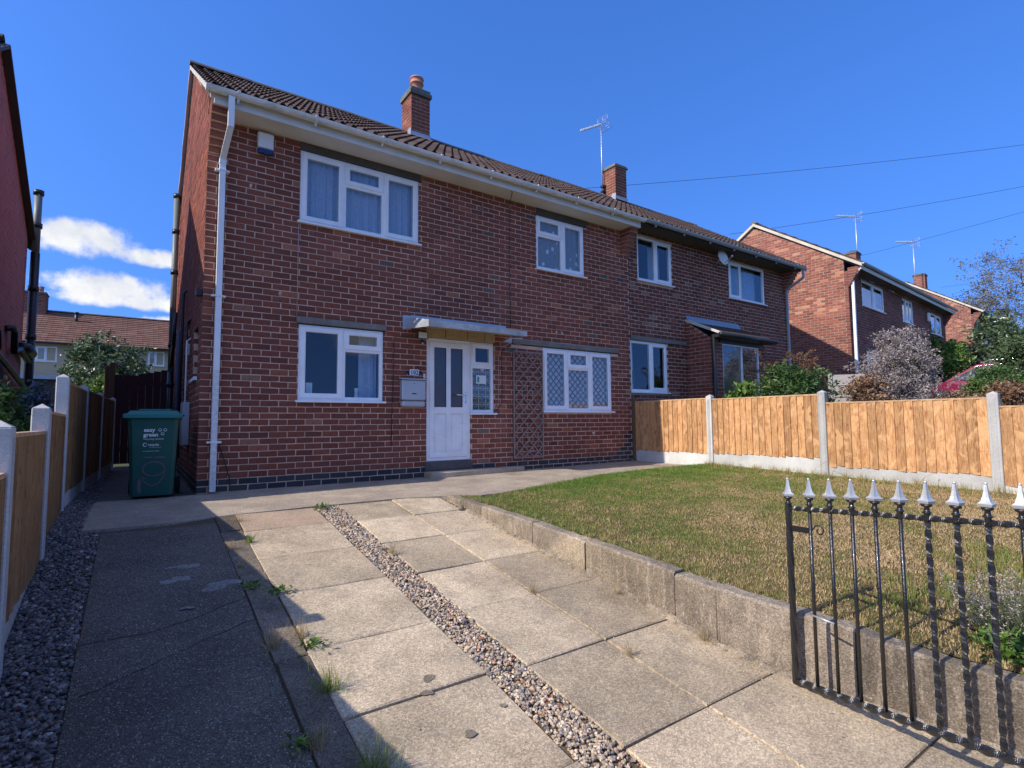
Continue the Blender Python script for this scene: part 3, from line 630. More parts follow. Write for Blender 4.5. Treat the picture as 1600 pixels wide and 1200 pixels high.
# denser near the camera
ex = np.interp(X, [p[0] for p in path_edge], [p[1] for p in path_edge]); kxv = np.array([kx(v) for v in np.linspace(-9.5, -1, 200)]); KX = np.interp(Y, np.linspace(-9.5, -1, 200), kxv)
ok = (Y < ex-.0) & (X > KX+.09+RNG.random(n)*.03) & (Y > -8.2)
bed = ((X-3.32)/.42)**2+((Y+7.0)/.5)**2 < 1
ok &= ~bed; X, Y = X[ok], Y[ok]
Zl = np.array([0.]*len(X)); f = np.clip((X-2.4)/5.2, 0, 1); Zl = (np.interp(Y, [p[0] for p in KT], [p[1] for p in KT])-.012)*(1-f)+np.interp(Y, [p[0] for p in FZ], [p[1] for p in FZ])*f
p1 = vnoise(X, Y, 1.3, 1); p2 = vnoise(X, Y, 4.5, 2); p3 = vnoise(X, Y, 14, 3)
grn = np.clip((Y+4.0)/2.4, -.6, .9)*.34; tn = .59+.5*(p1-.5)+.42*(p2-.5)+.25*(p3-.5)-grn+RNG.normal(0, .24, len(X))
hh = .012+.009*p2+.02*(np.clip((Y+2.4)/.8, 0, 1))
hh = hh*np.where(RNG.random(len(X)) < .02, 2.0, 1)
blades(np.stack([X, Y, Zl-.002], 1), hh, .0062, 1.5, np.clip(tn, 0, 1), M_GRASS, 'grass', kind='stuff', label='short patchy grass of the lawn, green near the house and browned by the kerb', cat='grass')
def tufts(cs, n, r, h, wd, lean, t0, t1, mat, name, zf, **k):
    P = []; T = []
    for (x, y, s) in cs:
        q = int(n*s); a = RNG.uniform(0, 6.28, q); rr = np.abs(RNG.normal(0, r*s*.6, q)); xx = x+np.cos(a)*rr; yy2 = y+np.sin(a)*rr
        P.append(np.stack([xx, yy2, np.array([zf(u, v) for u, v in zip(xx, yy2)])], 1)); T.append(RNG.uniform(t0, t1, q))
    return blades(np.concatenate(P), h, wd, lean, np.concatenate(T), mat, name, **k)
# longer grass at the kerb, at the fence foot and by the gate
cs = [(kx(y)+.13+random.uniform(0, .06), y, random.uniform(.4, 1)) for y in np.arange(-7.2, -2.2, .13)]
tufts(cs, 70, .06, .05, .004, .9, .3, .95, M_GRASS, 'grass_edge', zlawn, kind='stuff', label='ragged longer grass hanging along the kerb top', cat='grass')
cs = [(7.5-random.uniform(0, .35)**1, y, random.uniform(.4, 1.3)) for y in np.arange(-7.4, -1.8, .10)]
tufts(cs, 60, .09, .11, .005, .9, .25, 1, M_GRASS, 'long_grass', zlawn, kind='stuff', label='long straggly grass along the foot of the orange board fence', cat='grass')
cs = [(x, y, random.uniform(.5, 1.2)) for x, y in zip(RNG.uniform(2.9, 4.8, 60), RNG.uniform(-7.1, -5.9, 60))]
tufts(cs, 80, .12, .075, .005, .9, .0, .9, M_GRASS, 'rough_grass', zlawn, kind='stuff', label='rough uncut grass on the lawn behind the iron gate', cat='grass')

# ================================================================== HOUSES
COURSE, STR = .081, .225
def frame(o, u, n):
    o, u, n = np.array(o, float), np.array(u, float), np.array(n, float)
    return lambda a, w_, d: o+np.outer(a, u)+np.outer(w_, (0, 0, 1))-np.outer(d, n)
_bv = {}
def brick_mesh(kind, ln, tone_k, ht=.0695):
    key = (kind, round(ln, 3), tone_k)
    if key not in _bv:
        m = MB(); r = random.Random(hash(key) % 9999); j = lambda: r.uniform(-.003, .003); c = .0045; dj = r.uniform(-.0015, .0015)
        ln2 = ln
        B = [(0, .1, 0), (ln2, .1, 0), (ln2, .1, ht), (0, .1, ht)]; Mi = [(p[0]+j(), .003+dj, p[2]+j()) for p in B]
        Fr = [(c+j(), dj, c+j()), (ln2-c+j(), dj, c+j()), (ln2-c+j(), dj, ht-c+j()), (c+j(), dj, ht-c+j())]
        m.add(B+Mi+Fr, [(k, (k+1) % 4, 4+(k+1) % 4, 4+k) for k in range(4)]+[(4+k, 4+(k+1) % 4, 8+(k+1) % 4, 8+k) for k in range(4)]+[(8, 9, 10, 11)], tone=tone_k/40)
        _bv[key] = m.mesh('brick')
    return _bv[key]
def red_tone(u=0, w_=0):
    r = random.random()
    if r < .035: return random.uniform(.78, .83)
    if r < .042: return random.uniform(.85, .92)
    return min(.76, max(0, random.gauss(.42, .125)))
def brick_wall(parent, wall, fr, width, z0, top, openings, tone=red_tone, mat=M_BRICK, mort=M_MORTAR, zbase=.17, objs=0, near=None, und=0., u_first=0., clip_end=True, objframe=None, proud=.007):
    """courses of single bricks set proud of a mortar core; openings = (u0,u1,w0,w1)"""
    recs = []; k0 = int(math.floor((z0-zbase)/COURSE+1e-6)); k = k0; zmax = max(top(u) for u in np.linspace(u_first, width, 40))
    while zbase+k*COURSE < zmax-.01:
        w0 = zbase+k*COURSE+.0055; w1 = w0+.0695; off = 0 if k % 2 else -STR/2
        u = off
        while u < width-.01:
            a, b = (u+.006 if u > u_first else u_first), (u+STR-.006 if u+STR < width else width); mid = (w0+w1)/2; seg = [(a, b)] if b-a > .02 else []
            for (o0, o1, q0, q1) in openings:
                if q0-.012 < mid < q1+.012 or (w0 < q1-.02 and w1 > q0+.02):
                    ns = []
                    for (s0, s1) in seg:
                        if s1 <= o0 or s0 >= o1: ns.append((s0, s1)); continue
                        if s0 < o0-.03: ns.append((s0, o0))
                        if s1 > o1+.03: ns.append((o1, s1))
                    seg = ns
            for (s0, s1) in seg:
                t = top((s0+s1)/2)
                if w0 > t-.02: continue
                recs.append((s0, s1, w0, min(w1, t), k))
            u += STR
        k += 1
    full = []; rest = []
    if objs:
        sc_ = lambda r: (r[0]-near[0])**2+(((r[2]+r[3])/2)-near[1])**2*.7+near[2]
        std = [r for r in recs if abs(r[3]-r[2]-.0695) < .001 and (abs(r[1]-r[0]-.213) < .002 or abs(r[1]-r[0]-.1015) < .002)]
        std.sort(key=sc_); full = std[:objs]; fs = set(id(r) for r in full); rest = [r for r in recs if id(r) not in fs]
    else: rest = recs
    for r in full:
        t = tone(r[0], r[4]); me = brick_mesh(random.randrange(10), r[1]-r[0], int(round(t*40)))
        if not me.materials: me.materials.append(mat)
        o = link('brick', me, wall, objframe(r[0], r[2]))
    R = np.array([[r[0], r[1], r[2], r[3]] for r in rest]); n = len(R); c = .0035
    T = np.array([tone(r[0], r[4]) for r in rest]); dj = RNG.uniform(-.0018, .0018, n)
    def q(a, b, w_0, w_1, d): return np.stack([np.stack([a, w_0, d], 1), np.stack([b, w_0, d], 1), np.stack([b, w_1, d], 1), np.stack([a, w_1, d], 1)], 1)
    J = lambda: RNG.uniform(-.003, .003, n)
    A = np.concatenate([q(R[:, 0], R[:, 1], R[:, 2], R[:, 3], np.full(n, .1)), q(R[:, 0]+J(), R[:, 1]+J(), R[:, 2]+J(), R[:, 3]+J(), .003+dj),
                        q(R[:, 0]+c+J(), R[:, 1]-c+J(), R[:, 2]+c+J(), R[:, 3]-c+J(), dj)], 1).reshape(-1, 3)
    P = fr(A[:, 0], A[:, 1], A[:, 2]); f9 = np.array([(k, (k+1) % 4, 4+(k+1) % 4, 4+k) for k in range(4)]+[(4+k, 4+(k+1) % 4, 8+(k+1) % 4, 8+k) for k in range(4)]+[(8, 9, 10, 11)])
    m = MB(); m.add(P, (f9[None]+(np.arange(n)*12)[:, None, None]).reshape(-1, 4), tone=np.repeat(T, 9))
    m.obj('brick', mat, wall, kind='stuff')
def wall_core(name, fr, width, z0, top, openings, mat, parent, u_first=0., thick=.1, inset=.0045):
    """the mortar bed the bricks sit in, with real openings"""
    g_ = inset
    us = sorted(set([u_first+g_, width-g_]+[v for o in openings for v in (o[0]-.002, o[1]+.002) if u_first < v < width])); ws = sorted(set([z0]+[v for o in openings for v in (o[2]-.002, o[3]+.002)]))
    us2 = []
    for a, b in zip(us[:-1], us[1:]):
        n = max(1, int((b-a)/.5)); us2 += list(np.linspace(a, b, n, endpoint=False))
    us2.append(us[-1]); m = MB()
    for a, b in zip(us2[:-1], us2[1:]):
        for i, w0 in enumerate(ws):
            last = i == len(ws)-1; ta, tb = top(a), top(b)
            wa = ws[i+1] if not last else None
            c, d = ((a+b)/2, (w0+(wa if wa else min(ta, tb)))/2)
            if any(o[0] < c < o[1] and o[2] < d < o[3] for o in openings): continue
            wa_, wb_ = (min(wa, ta), min(wa, tb)) if wa else (ta, tb)
            if wa_ <= w0+.001 and wb_ <= w0+.001: continue
            V = fr(np.array([a, b, b, a, a, b, b, a]), np.array([w0, w0, w0, w0, wa_, wb_, wb_, wa_]), np.array([g_, g_, thick, thick]*2))
            m.hexa(V, .5)
    return m.obj(name, mat, parent)

def window(parent, x0, x1, z0, z1, y, panes, curtain=None, sill=True, name='window', fmat=M_UPVC, glass=M_GLASS, fw=.05, deep=.07, curt_all=True, ovh=.03):
    """panes = (x0,x1,z0,z1,sash)"""
    m = MB(); m.ring(x0+.003, x1-.003, z0+.003, z1-.003, fw, y+.012, y+deep)
    xs = sorted(set(round(p[0], 3) for p in panes)-{round(x0, 3)})
    for xm in xs:
        zt = [p for p in panes if abs(p[0]-xm) < .002]; m.cbox(xm-.03, y+.012, min(p[2] for p in zt)+fw*.9 if min(p[2] for p in zt) < z0+.01 else min(p[2] for p in zt), xm+.03, y+deep-.002, max(p[3] for p in zt)-(fw*.9), .005)
    for p in panes:
        if p[3] < z1-.02: m.cbox(p[0]+(.045 if p[0] < x0+.01 else .028), y+.012, p[3]-.028, p[1]-(.045 if p[1] > x1-.01 else .028), y+deep-.002, p[3]+.028, .005)
    f = m.obj(name, fmat, parent)
    for (a, b, c, d, sash) in panes:
        ia = fw-.008 if a < x0+.01 else .024; ib = fw-.008 if b > x1-.01 else .024; ic = fw-.008 if c < z0+.01 else .022; id_ = fw-.008 if d > z1-.01 else .022
        A, B, Cc, D = a+ia, b-ib, c+ic, d-id_
        if sash:
            sm = MB(); sm.ring(A-.012, B+.012, Cc-.012, D+.012, .068, y-.002, y+deep-.02); sm.obj('sash', fmat, f); A, B, Cc, D = A+.05, B-.05, Cc+.05, D-.05; yg = y+.02
        else: yg = y+.034
        gm = MB(); gm.ring(A-.004, B+.004, Cc-.004, D+.004, .010, yg-.004, yg+.01, ch=.002); gm.obj('gasket', M_GASKET, f)
        pm = MB(); pm.box(A, yg, Cc, B, yg+.006, D); pm.obj('pane', glass, f)
    if sill:
        s = MB(); s.cbox(x0-ovh, y-.055, z0-.028, x1+ovh, y+.06, z0+.001, .004); s.obj('sill', fmat, f)
    if curtain:
        for (cx0, cx1, cz0, cz1, mat, amp, cyy) in curtain:
            c = MB(); n = max(8, int((cx1-cx0)/.012)); xs_ = np.linspace(cx0, cx1, n); ph = random.uniform(0, 6)
            yy_ = y+cyy+amp*np.sin(xs_*58+ph+1.2*np.sin(xs_*9+ph))+amp*.6*np.sin(xs_*131)
            V = np.concatenate([np.stack([xs_, yy_, np.full(n, cz0)], 1), np.stack([xs_, yy_*.4+(y+cyy)*.6, np.full(n, cz1)], 1)])
            c.add(V, [(i, i+1, n+i+1, n+i) for i in range(n-1)], smooth=True); c.obj('curtain', mat, f)
    return f

def roof(parent, x0, x1, yE, zE, yR, zR, rows, mat, objs=0, roll=True, tw=.302, rear=True, name='roof'):
    """interlocking rolled tiles laid in overlapping courses"""
    L_ = math.hypot(yR-yE, zR-zE); a = math.atan2(zR-zE, yR-yE); gauge = L_/rows
    core = MB(); core.prism([(yE+.06, zE-.01), (yR, zR-.03), (yR, zR-.10), (yE+.1, zE-.07)], x0+.05, x1-.05, 'x'); core.prism([(2*yR-yE-.06, zE-.01), (yR, zR-.03), (yR, zR-.10), (2*yR-yE-.1, zE-.07)], x0+.05, x1-.05, 'x')
    r = core.obj(name, M_DARKWOOD, parent)
    if roll: prof = [(0, 0), (.034, .002), (.050, .034), (.068, .050), (.090, .044), (.118, .010), (.151, 0), (.185, .002), (.201, .034), (.219, .050), (.241, .044), (.269, .010), (.300, 0)]
    else: prof = [(0, 0), (.02, .012), (.04, .003), (.28, .003), (.30, 0)]
    lift, th, ov = .036, .018, .05
    def tile():
        m = MB(); n = len(prof); V = [(p[0], 0, p[1]+lift) for p in prof]+[(p[0], gauge+ov, p[1]+.002) for p in prof]+[(p[0], .002, p[1]+lift-th) for p in prof]
        m.add(V, [(i, i+1, n+i+1, n+i) for i in range(n-1)]+[(2*n+i, 2*n+i+1, i+1, i) for i in range(n-1)]); return m
    tm = tile().mesh('roof_tile'); base = np.array([v.co[:] for v in tm.vertices]); faces = np.array([list(p.vertices) for p in tm.polygons])
    vars_ = []
    for t in (0.05, .2, .4, .55, .75, .95):
        k = tm.copy(); k.attributes['tone'].data.foreach_set('value', [t]*len(k.polygons)); k.materials.append(mat); vars_.append(k)
    cols = int(round((x1-x0)/tw)); tw2 = (x1-x0)/cols; bx = base*np.array([tw2/tw, 1, 1]); rest = []; cnt = 0
    ca, sa = math.cos(a), math.sin(a)
    for i in range(rows):
        for j in range(cols):
            s_ = i*gauge-.03; px, py, pz = x0+j*tw2, yE+s_*ca+sa*0, zE+s_*sa
            if cnt < objs:
                o = link('roof_tile', random.choice(vars_), r, (px, py, pz), (a+random.uniform(-.006, .006), 0, random.uniform(-.004, .004))); o.scale = (tw2/tw, 1, 1); cnt += 1
            else: rest.append((px, py, pz, random.random(), 0))
    if rear:
        for i in range(rows):
            for j in range(cols): s_ = i*gauge-.03; rest.append((x0+j*tw2, 2*yR-yE-s_*ca, zE+s_*sa, random.random(), 1))
    R = np.array(rest); m = MB(); V = []
    y_, z_ = bx[:, 1]*ca-bx[:, 2]*sa, bx[:, 1]*sa+bx[:, 2]*ca
    for px, py, pz, t, back in rest: V.append(np.stack([bx[:, 0]+px, (-y_ if back else y_)+py, z_+pz], 1))
    n = len(base); F = (faces[None]+(np.arange(len(rest))*n)[:, None, None]).reshape(-1, 4)
    m.add(np.concatenate(V), F, tone=np.repeat(R[:, 3], len(faces))); m.obj('roof_tile', mat, r, kind='stuff')
    # ridge tiles, each its own piece
    nr = int((x1-x0)/.45); rl = (x1-x0)/nr; rm = MB(); seg = 8; V = []
    for xx in (-.008, rl+.004):
        for k in range(seg+1):
            aa = math.pi*(k/seg)*1.0; V.append((xx, .115*math.cos(aa), .085*math.sin(aa)-.03))
    rm.add(V, [(k, k+1, seg+2+k, seg+1+k) for k in range(seg)], [(0, seg+1-1-k, seg-1-k) for k in range(seg-1)]); me = rm.mesh('ridge_tile'); me.materials.append(M_RIDGE)
    for i in range(nr): link('ridge_tile', me, r, (x0+i*rl, yR, zR+.045+random.uniform(-.004, .004)), (0, random.uniform(-.008, .008), 0))
    return r
def gutter(parent, x0, x1, y, zt, mat, brackets=True, name='gutter'):
    m = MB(); n = 8; V = []; R_ = .058
    for xx in (x0, x1):
        for rr in (R_, R_-.006):
            for k in range(n+1):
                a = math.pi+math.pi*k/n; V.append((xx, y+rr*math.cos(a), zt+rr*math.sin(a)*1.05))
    s = n+1; Q = [(k, k+1, 2*s+k+1, 2*s+k) for k in range(n)]+[(s+k+1, s+k, 3*s+k, 3*s+k+1) for k in range(n)]+[(0, 2*s, 3*s, s), (n, s+n, 3*s+n, 2*s+n)]
    m.add(V, Q, smooth=False)
    T = []
    for xx in (x0, x1): m.add([(xx, y, zt)]+[(xx, y+R_*math.cos(math.pi+math.pi*k/n), zt+R_*math.sin(math.pi+math.pi*k/n)) for k in range(n+1)], None, [(0, k+1, k+2) for k in range(n)])
    g_ = m.obj(name, mat, parent)
    if brackets:
        b = MB(); V = []; R2 = R_+.007
        for xx in (-.016, .016):
            for k in range(n+1):
                a = math.pi+math.pi*k/n; V.append((xx, R2*math.cos(a), R2*math.sin(a)*1.05))
        s = n+1; b.add(V, [(k, k+1, s+k+1, s+k) for k in range(n)]); b.box(-.016, -R2-.004, -.012, .016, -R2+.012, .014); b.box(-.013, -.0, -.1, .013, .035, -.05)
        me = b.mesh('bracket'); me.materials.append(mat); k = x0+.35
        while k < x1-.1: link('bracket', me, g_, (k, y, zt)); k += .92
    return g_

# ---------------------------------------------------------------- the house itself
W1, D1, ZS = 7.56, 6.0, 4.71
house = empty('brick_house', (0, 0, 0), label='red brick house with white front door and number 102, nearest semi', cat='house')
OPN = [(1.11, 2.88, 3.565, 4.60), (5.18, 6.34, 3.565, 4.58), (1.13, 2.325, 1.125, 2.19), (5.30, 7.01, 1.00, 2.18), (3.02, 3.81, .10, 2.32), (3.80, 4.27, .965, 2.32)]
fr1 = frame((0, 0, 0), (1, 0, 0), (0, -1, 0)); top1 = lambda u: ZS
cor1 = wall_core('front_wall', fr1, W1, -.08, top1, OPN+[(1.11, 2.92, 4.58, 4.72), (5.18, 6.41, 4.57, 4.72), (1.12, 2.36, 2.18, 2.275), (4.63, 7.21, 2.17, 2.265)], M_MORTAR, house)
def tone1(u, k):
    if k < 0: return random.uniform(.93, 1) if u < 3 or u > 4.4 or random.random() < .4 else red_tone()
    if u > 6.95+k*.09 and k < 6: return random.uniform(.93, 1)
    if k >= 27 and u > 2.9 and random.random() < .008: return .9
    return red_tone()
brick_wall(house, cor1, fr1, W1, -.08, top1, OPN+[(1.11, 2.92, 4.58, 4.72), (5.18, 6.41, 4.57, 4.72), (1.10, 2.36, 2.175, 2.275), (4.63, 7.21, 2.165, 2.265)],
           tone=tone1, objs=299, near=(.7, .9, 0), objframe=lambda a, w_: (a, 0, w_))
# gable
fg = frame((0, 0, 0), (0, 1, 0), (-1, 0, 0))
topg = lambda u: min(4.98+.66*min(u+.0, D1-u), 6.98)
OG = [(.42, 1.10, 1.45, 2.12), (1.8, 2.5, .9, 2.45)]
corg = wall_core('gable_wall', fg, D1, -.08, topg, OG, M_MORTAR, house, u_first=.1)
tone_g = lambda u, k: random.uniform(.93, 1) if k < 0 else min(.76, max(0, random.gauss(.5, .18)))
brick_wall(house, corg, fg, D1, -.08, topg, OG, tone=tone_g, u_first=.105, objs=0)
m = MB(); m.box(.3, D1-.1, -.08, W1, D1, 4.9); m.box(.1, 1.6, -.05, W1, 1.66, 4.7); m.box(.1, .12, 2.42, W1, D1-.1, 2.52); m.box(.1, .12, 4.66, W1, D1-.1, 4.70); m.box(W1-.05, .1, -.08, W1-.01, D1, 4.9); m.box(2.9, .12, .0, 2.96, 1.6, 4.66); m.box(4.5, .12, 0, 4.56, 1.6, 4.66)
m.obj('inner_walls', M_ROOM, house)
for (a, b, c, d) in [(1.11, 2.92, 4.602, 4.708), (5.18, 6.41, 4.582, 4.708)]:
    m = MB(); m.cbox(a, -.012, c, b, .1, d, .006, .3); m.obj('lintel', M_LINTD, house)
for (a, b, c, d) in [(1.10, 2.36, 2.192, 2.275), (4.63, 7.21, 2.182, 2.265)]:
    m = MB(); m.cbox(a, -.035, c, b, .1, d, .006, .6); m.obj('lintel', M_LINT, house)
window(house, 1.11, 2.88, 3.59, 4.60, .0, [(1.11, 1.72, 3.59, 4.60, 1), (1.72, 2.31, 3.59, 4.26, 0), (1.72, 2.31, 4.26, 4.60, 1), (2.31, 2.88, 3.59, 4.60, 1)],
       [(1.16, 2.83, 3.6, 4.6, M_VOILE, .016, .10)])
window(house, 5.18, 6.34, 3.59, 4.58, .0, [(5.18, 5.79, 3.59, 4.22, 0), (5.18, 5.79, 4.22, 4.58, 1), (5.79, 6.34, 3.59, 4.58, 1)], [(5.2, 6.32, 3.6, 4.58, M_NETF, .010, .075)])
wl = window(house, 1.13, 2.325, 1.15, 2.18, .0, [(1.13, 1.74, 1.15, 2.18, 1), (1.74, 2.325, 1.15, 1.87, 0), (1.74, 2.325, 1.87, 2.18, 1)], [(2.02, 2.29, 1.16, 2.17, M_VOILE, .022, .2)])
window(house, 5.30, 7.01, 1.03, 2.17, .0, [(5.30, 5.88, 1.03, 2.17, 1), (5.88, 6.43, 1.03, 1.82, 0), (5.88, 6.43, 1.82, 2.17, 1), (6.43, 7.01, 1.03, 2.17, 1)], [(5.33, 6.98, 1.04, 2.16, M_NETD, .005, .07)])
m = MB(); m.lathe((1.98, .17, 1.18), [(.0, 0), (.03, 0), (.035, .02), (.022, .09), (.03, .16), (.028, .165), (.018, .09), (0, .03)], 10); m.obj('glass_vase', M_LAMPG, label='small clear vase standing inside the ground floor left window', cat='vase')
m = MB(); m.cbox(1.27, .15, 1.19, 1.36, .2, 1.40, .004); m.obj('tissue_box', M_CARD, label='pale upright box standing inside the ground floor left window', cat='box')
# door
dr = MB(); dr.ring(3.025, 3.805, .245, 2.155, .06, .02, .09); door = dr.obj('door_frame', M_UPVC, house)
lf = MB(); x0, x1, z0, z1 = 3.078, 3.752, .298, 2.102
lf.ring(x0, x1, z0, z1, .085, .012, .065, .006)
lf.cbox(3.372, .0155, .36, 3.452, .060, 2.03, .004); lf.cbox(x0+.08, .018, .975, x1-.08, .064, 1.08, .004); lf.box(x0+.08, .034, .37, x1-.08, .05, 1.0)
leaf = lf.obj('door_leaf', M_UPVCD, door)
for (a, b) in ((3.163, 3.372), (3.452, 3.667)):
    p = MB(); p.box(a-.002, .034, 1.078, b+.002, .042, 2.02); p.obj('door_glass', M_OBSC, door)
    p = MB(); p.ring(a-.001, b+.001, 1.077, 2.022, .008, .024, .04, .002); p.obj('gasket', M_GASKET, door)
    p = MB(); p.ring(a+.0, b-.0, .385, .972, .02, .026, .04, .008); p.cbox(a+.022, .026, .407, b-.022, .04, .95, .006); p.obj('door_panel', M_UPVCD, door)
h = MB(); h.cbox(3.695, .004, 1.14, 3.725, .014, 1.32, .003); h.tube([(3.71, .01, 1.27), (3.71, -.045, 1.27), (3.70, -.05, 1.27), (3.52, -.05, 1.275)], .009, 8); h.obj('handle', M_CHROME, door)
h = MB(); h.lathe((3.71, .008, 1.17), [(0, 0), (.014, 0), (.014, .01), (0, .01)], 10); h.cbox(3.702, -.002, 1.15, 3.718, .012, 1.185, .002); h.obj('lock', M_GREYMET, door)
m = MB(); m.cbox(3.0, -.02, .105, 3.83, .1, .243, .006, .3); m.obj('door_step', M_STEP, house)
m = MB(); m.box(3.80, .03, .245, 3.835, .09, .96); m.obj('frame_trim', M_UPVC, house)
sw = window(house, 3.81, 4.265, .99, 2.155, .012, [(3.81, 4.265, .99, 1.75, 0), (3.81, 4.265, 1.75, 2.155, 1)], [(3.85, 4.22, 1.0, 1.74, M_LACE, .003, .06)], name='side_window')
m = MB(); m.box(3.925, .030, 1.47, 4.12, .032, 1.61); m.obj('door_notice', M_CARD, label='small pale notice stuck inside the narrow glass beside the white door', cat='notice'); pn = bpy.data.objects['door_notice']
m = MB(); m.box(3.945, .0285, 1.49, 3.985, .0295, 1.585); m.obj('notice_print', M_TEAL, pn)
m = MB(); m.prism([(3.99, 1.72), (4.04, 1.66), (4.09, 1.72), (4.065, 1.735), (4.04, 1.72), (4.015, 1.735)], .030, .032, 'y'); m.obj('heart_sticker', M_BLIND, pn)
m = MB(); m.cbox(3.0, .005, 2.16, 4.30, .08, 2.32, .004); m.obj('beam', M_SOILPAINT, house)
for xx in (3.35, 3.75, 4.08):
    m = MB(); m.box(xx-.004, .002, 2.17, xx+.004, .006, 2.31); m.obj('beam_joint', M_DARKWOOD, house)
# canopy over the door
m = MB(); th = .12
m.add([(2.70, .0, 2.315), (4.50, 0, 2.315), (4.42, -.72, 2.19), (2.70, -.72, 2.19), (2.70, 0, 2.435), (4.50, 0, 2.42), (4.42, -.72, 2.27), (2.70, -.72, 2.285)], MB.BQ, tone=.6)
cp = m.obj('door_canopy', M_CANOPY, house)
m = MB(); m.box(2.76, -.66, 2.12, 4.36, -.02, 2.20); 
m = MB(); m.add([(2.74, -.02, 2.302), (4.44, -.02, 2.302), (4.38, -.68, 2.187), (2.74, -.68, 2.187), (2.74, -.02, 2.31), (4.44, -.02, 2.31), (4.38, -.68, 2.2), (2.74, -.68, 2.2)], MB.BQ); m.obj('canopy_soffit', M_SOILPAINT, cp)
m = MB(); m.box(2.62, -.010, 2.24, 2.76, -.002, 2.46); m.box(2.76, -.012, 2.425, 4.5, -.002, 2.47); m.add([(2.64, -.006, 2.245), (2.70, -.006, 2.43), (2.698, -.70, 2.28), (2.698, -.70, 2.19)], [(0, 1, 2, 3)]); m.obj('flashing', M_LEAD, cp)
m = MB(); m.add([(4.60, -.004, 2.28), (4.86, -.004, 2.3), (4.80, -.004, 2.17), (4.44, -.004, 2.2)], [(0, 3, 2, 1)]); m.obj('mortar_patch', M_VERGE, house)
# eaves
m = MB(); m.box(.235, -.335, 4.712, 7.335, .0, 4.73); m.obj('soffit', M_SOFFIT, house)
m = MB(); m.cbox(.02, -.36, 4.705, 7.56, -.336, 4.765, .004); m.cbox(-.02, -.352, 4.767, 7.57, -.336, 4.86, .003); m.obj('fascia', M_FASCIA, house)
gutter(house, -.075, 7.60, -.425, 4.865, M_GUTTER)
def corbel(parent, xa, xb, zt, y0, n=7, mat=M_BRICK, mort=M_MORTAR):
    m = MB(); c = MB()
    for k in range(n):
        z1_ = zt-k*COURSE; yo = y0-.335*(1-k/n); m.cbox(xa+.003, yo, z1_-.0745, xb-.003, y0+.0, z1_-.003, .004, random.uniform(.1, .7)); c.box(xa+.008, yo+.012, z1_-.081, xb-.008, y0, z1_)
    m.obj('corbel', mat, parent); c.obj('corbel_core', mort, parent)
corbel(house, .0, .222, 4.80, .0); corbel(house, 7.34, 7.56, 4.79, .0)
# downpipe with swan neck
def dpipe(parent, pts, s_, mat, name='downpipe', ups=(0, 1, 0)):
    m = MB()
    for a, b in zip(pts[:-1], pts[1:]): m.bar(a, b, s_, s_, ups)
    return m.obj(name, mat, parent)
dp = dpipe(house, [(.20, -.43, 4.80), (.20, -.43, 4.42)], .066, M_PIPEW); m = MB(); m.bar((.20, -.43, 4.44), (.165, -.06, 4.17), .068, .068, (0, 1, 0)); m.obj('swan_neck', M_PIPEW, dp)
m = MB(); m.bar((.165, -.06, 4.19), (.165, -.06, 1.5), .066, .066, (0, 1, 0)); m.cbox(.125, -.10, 4.10, .205, -.02, 4.16, .004); m.obj('pipe_length', M_PIPEW, dp)
m = MB(); m.bar((.165, -.06, 1.5), (.16, -.065, .03), .066, .066, (0, 1, 0)); m.obj('lower_pipe', M_PIPEBAD, dp)
for zz in (4.02, 2.42, .62):
    m = MB(); m.cbox(.085, -.075, zz-.012, .245, -.0, zz+.012, .003); m.cbox(.125, -.101, zz-.014, .205, -.0, zz+.014, .003); m.obj('pipe_bracket', M_WHITE, dp)
m = MB(); m.tube([(.22, -.02, .60), (.28, -.02, .42), (.345, -.02, .18), (.36, -.03, .08)], .006, 6); m.obj('cable', M_CABLE, house)
# roof and verge
yE, zE, yR, zR = -.40, 4.865, 3.0, 7.05
rf = roof(house, -.06, 7.57, yE, zE, yR, zR, 12, M_TILE, objs=300)
def verge(parent, x, yE, zE, yR, zR, w_=.05, mat=M_VERGE, rear=True, th=.055):
    m = MB(); n = 16
    for (ya, za, yb, zb) in [(yE-.03, zE-.02, yR, zR)]+([(2*yR-yE+.03, zE-.02, yR, zR)] if rear else []):
        V = []
        for i in range(n+1):
            f = i/n; y, z = ya+(yb-ya)*f, za+(zb-za)*f; j = random.uniform(-.006, .006)
            V += [(x-w_+j, y, z-th), (x-w_+j, y, z+.024), (x+.05, y, z+.03), (x+.05, y, z-th)]
        Q = [(i*4+k, i*4+(k+1) % 4, (i+1)*4+(k+1) % 4, (i+1)*4+k) for i in range(n) for k in range(4)]+[(0, 1, 2, 3), (n*4, n*4+3, n*4+2, n*4+1)]
        m.add(V, Q)
    return m.obj('verge', mat, parent)
verge(house, -.03, yE, zE, yR, zR, .035, th=.045)
